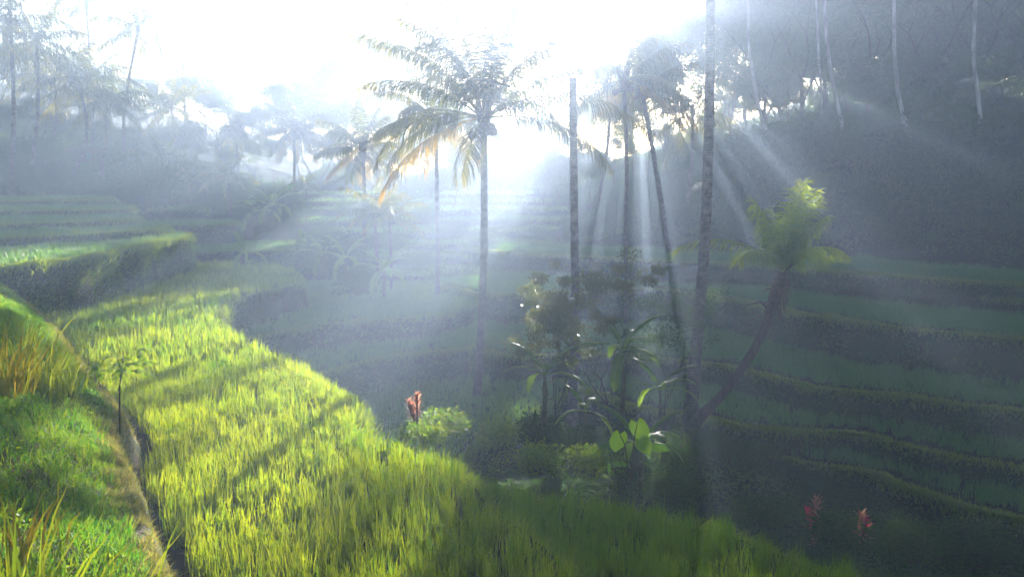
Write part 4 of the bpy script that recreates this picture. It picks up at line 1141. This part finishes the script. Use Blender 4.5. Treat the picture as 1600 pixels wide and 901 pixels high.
def ground_hit(px, py, y0=20.0):
    Y_ = y0
    while Y_ < 110:
        p = at(px, py, Y_)
        if p.z < bz(p.x, p.y): return p
        Y_ += 0.5
    return p
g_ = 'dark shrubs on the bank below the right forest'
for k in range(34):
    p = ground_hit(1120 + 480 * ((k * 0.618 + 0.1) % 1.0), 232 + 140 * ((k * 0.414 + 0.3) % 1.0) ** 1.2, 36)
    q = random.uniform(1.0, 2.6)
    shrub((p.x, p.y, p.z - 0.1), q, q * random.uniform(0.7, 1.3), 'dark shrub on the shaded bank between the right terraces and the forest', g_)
g_ = 'misty shrubs on the far terraces'
for k in range(16):
    x_ = -15 + 18 * ((k * 0.618) % 1.0); y_ = 54 + 1.9 * k
    zt = max([d['z'] for d in FT if pip(np.array([[x_, y_]]), d['poly'])[0]] + [bz(x_, y_)])
    shrub((x_, y_, zt - 0.1), random.uniform(1.0, 2.0), random.uniform(1.0, 2.2), 'misty shrub on the far terraces behind the central palm', g_)

# undergrowth on slopes: leaves and fern blades heaped in clumps
def undergrowth(xr, yr, n, inside, h, leaf):
    mb = MB()
    P = np.column_stack([rng.uniform(*xr, n), rng.uniform(*yr, n), np.zeros(n)])
    P = P[inside(P)]
    P[:, 2] = base_z(P[:, 0], P[:, 1])
    for d in TERR:
        P = P[~(pip(P, d['poly']) & (P[:, 2] < d['z'] + 0.05))]
    P = P[in_view(P, 1.25, 1.4)]
    hm = h * (vnoise(P[:, 0], P[:, 1], 2.2 if h < 1 else 3.6, 95) ** 1.3 * 1.2 + 0.25 * vnoise(P[:, 0], P[:, 1], 0.7, 96))
    P[:, 2] += hm * rng.uniform(0.1, 1, len(P)) ** 0.5
    N = len(P)
    t = np.clip(vnoise(P[:, 0], P[:, 1], 1.6 if h < 1 else 3.0, 97) ** 1.3 * 0.9 + rng.uniform(0, 0.16, N), 0, 1)
    sel = rng.uniform(0, 1, N) < 0.6
    D = rng.normal(0, 1, (N, 3)) * [1, 1, 0.6] + [0, 0, 0.1]
    leaves(mb, P[sel], D[sel], rng.uniform(0.6, 1.3, sel.sum()) * leaf, rng.uniform(0.3, 0.6, sel.sum()) * leaf, t[sel])
    q = ~sel
    blades(mb, P[q] - [0, 0, 0.1], rng.uniform(0.5, 1.4, q.sum()) * leaf * 2, leaf * 0.16, rng.uniform(0, 6.28, q.sum()), rng.uniform(0.5, 1.5, q.sum()) * leaf * 1.6, t[q], rng.uniform(0.2, 0.9, q.sum()), seg=2)
    o = mb.obj('undergrowth', M['under'])
    return tag(o, kind='stuff')
undergrowth((4, 75), (38, 90), 230000, lambda P: base_z(P[:, 0], P[:, 1]) > -5.8, 2.4, 0.30)
undergrowth((-62, -20), (52, 90), 120000, lambda P: (base_z(P[:, 0], P[:, 1]) > -3.5) , 2.0, 0.32)
undergrowth((-22, 10), (84, 110), 60000, lambda P: P[:, 1] > 84, 1.6, 0.4)
undergrowth((-3, 26), (11, 40), 90000, lambda P: base_z(P[:, 0], P[:, 1]) < -5.0, 0.55, 0.2)

# ------------------------------------------------------------------ the hut on the left hill
b = at(132, 252, 65); gz = b.z - 0.1
o = empty('hut', (b.x, b.y, gz), R(8)); tag(o, 'small dark field hut with a low roof among the left palms', 'hut')
def box(mb, x0, x1, y0, y1, z0, z1):
    V = [(x, y, z) for x in (x0, x1) for y in (y0, y1) for z in (z0, z1)]
    mb.add(V, [(0, 1, 3, 2), (4, 6, 7, 5), (0, 4, 5, 1), (2, 3, 7, 6), (0, 2, 6, 4), (1, 5, 7, 3)])
mb = MB(); box(mb, -0.75, 0.25, -0.5, 0.6, 0.05, 0.78); mb.obj('wall', M['plank'], o)
for px_, py_ in ((-0.8, -0.65), (0.8, -0.65), (-0.8, 0.7), (0.8, 0.7)):
    mb = MB(); tube(mb, [(px_, py_, -0.5), (px_, py_, 0.8)], 0.045, 6); mb.obj('post', M['plank'], o)
mb = MB()
mb.add([(-1, -0.9, 0.72), (1, -0.9, 0.72), (0.85, 0, 1.12), (-0.85, 0, 1.12), (1, 0.9, 0.72), (-1, 0.9, 0.72), (-1, -0.9, 0.80), (1, -0.9, 0.80), (0.85, 0, 1.22), (-0.85, 0, 1.22), (1, 0.9, 0.80), (-1, 0.9, 0.80)],
       [(0, 3, 2, 1), (3, 5, 4, 2), (6, 7, 8, 9), (9, 8, 10, 11), (0, 1, 7, 6), (4, 5, 11, 10), (1, 2, 8, 7), (2, 4, 10, 8), (3, 0, 6, 9), (5, 3, 9, 11)])
mb.obj('roof', M['thatch'], o)
mb = MB(); box(mb, 0.3, 0.62, -0.5, -0.46, 0.25, 0.62); mb.obj('hanging_cloth', M['blue_cloth'], o)

# ------------------------------------------------------------------ morning haze
m, nt, out = nmat('haze')
pv = nt.nodes.new('ShaderNodeVolumePrincipled')
pv.inputs['Color'].default_value = (0.58, 0.73, 1.0, 1)
pv.inputs['Density'].default_value = HAZE_DENSITY
pv.inputs['Anisotropy'].default_value = HAZE_G
nt.links.new(pv.outputs[0], out.inputs['Volume'])
if hasattr(m.cycles, 'homogeneous_volume'): m.cycles.homogeneous_volume = True
zs = [o_.matrix_world for o_ in ()]
bpy.context.view_layer.update()
top = -1e9; low = 1e9
for ob in sc.objects:
    if ob.type == 'MESH':
        for cnr in ob.bound_box:
            w = ob.matrix_world @ Vector(cnr)
            top = max(top, w.z); low = min(low, w.z)
print('SCENE Z', low, top)
mb = MB()
box(mb, -96, 96, -18, 131, low - 1.0, top + 1.0)
hz = mb.obj('haze', m)
tag(hz, kind='stuff')
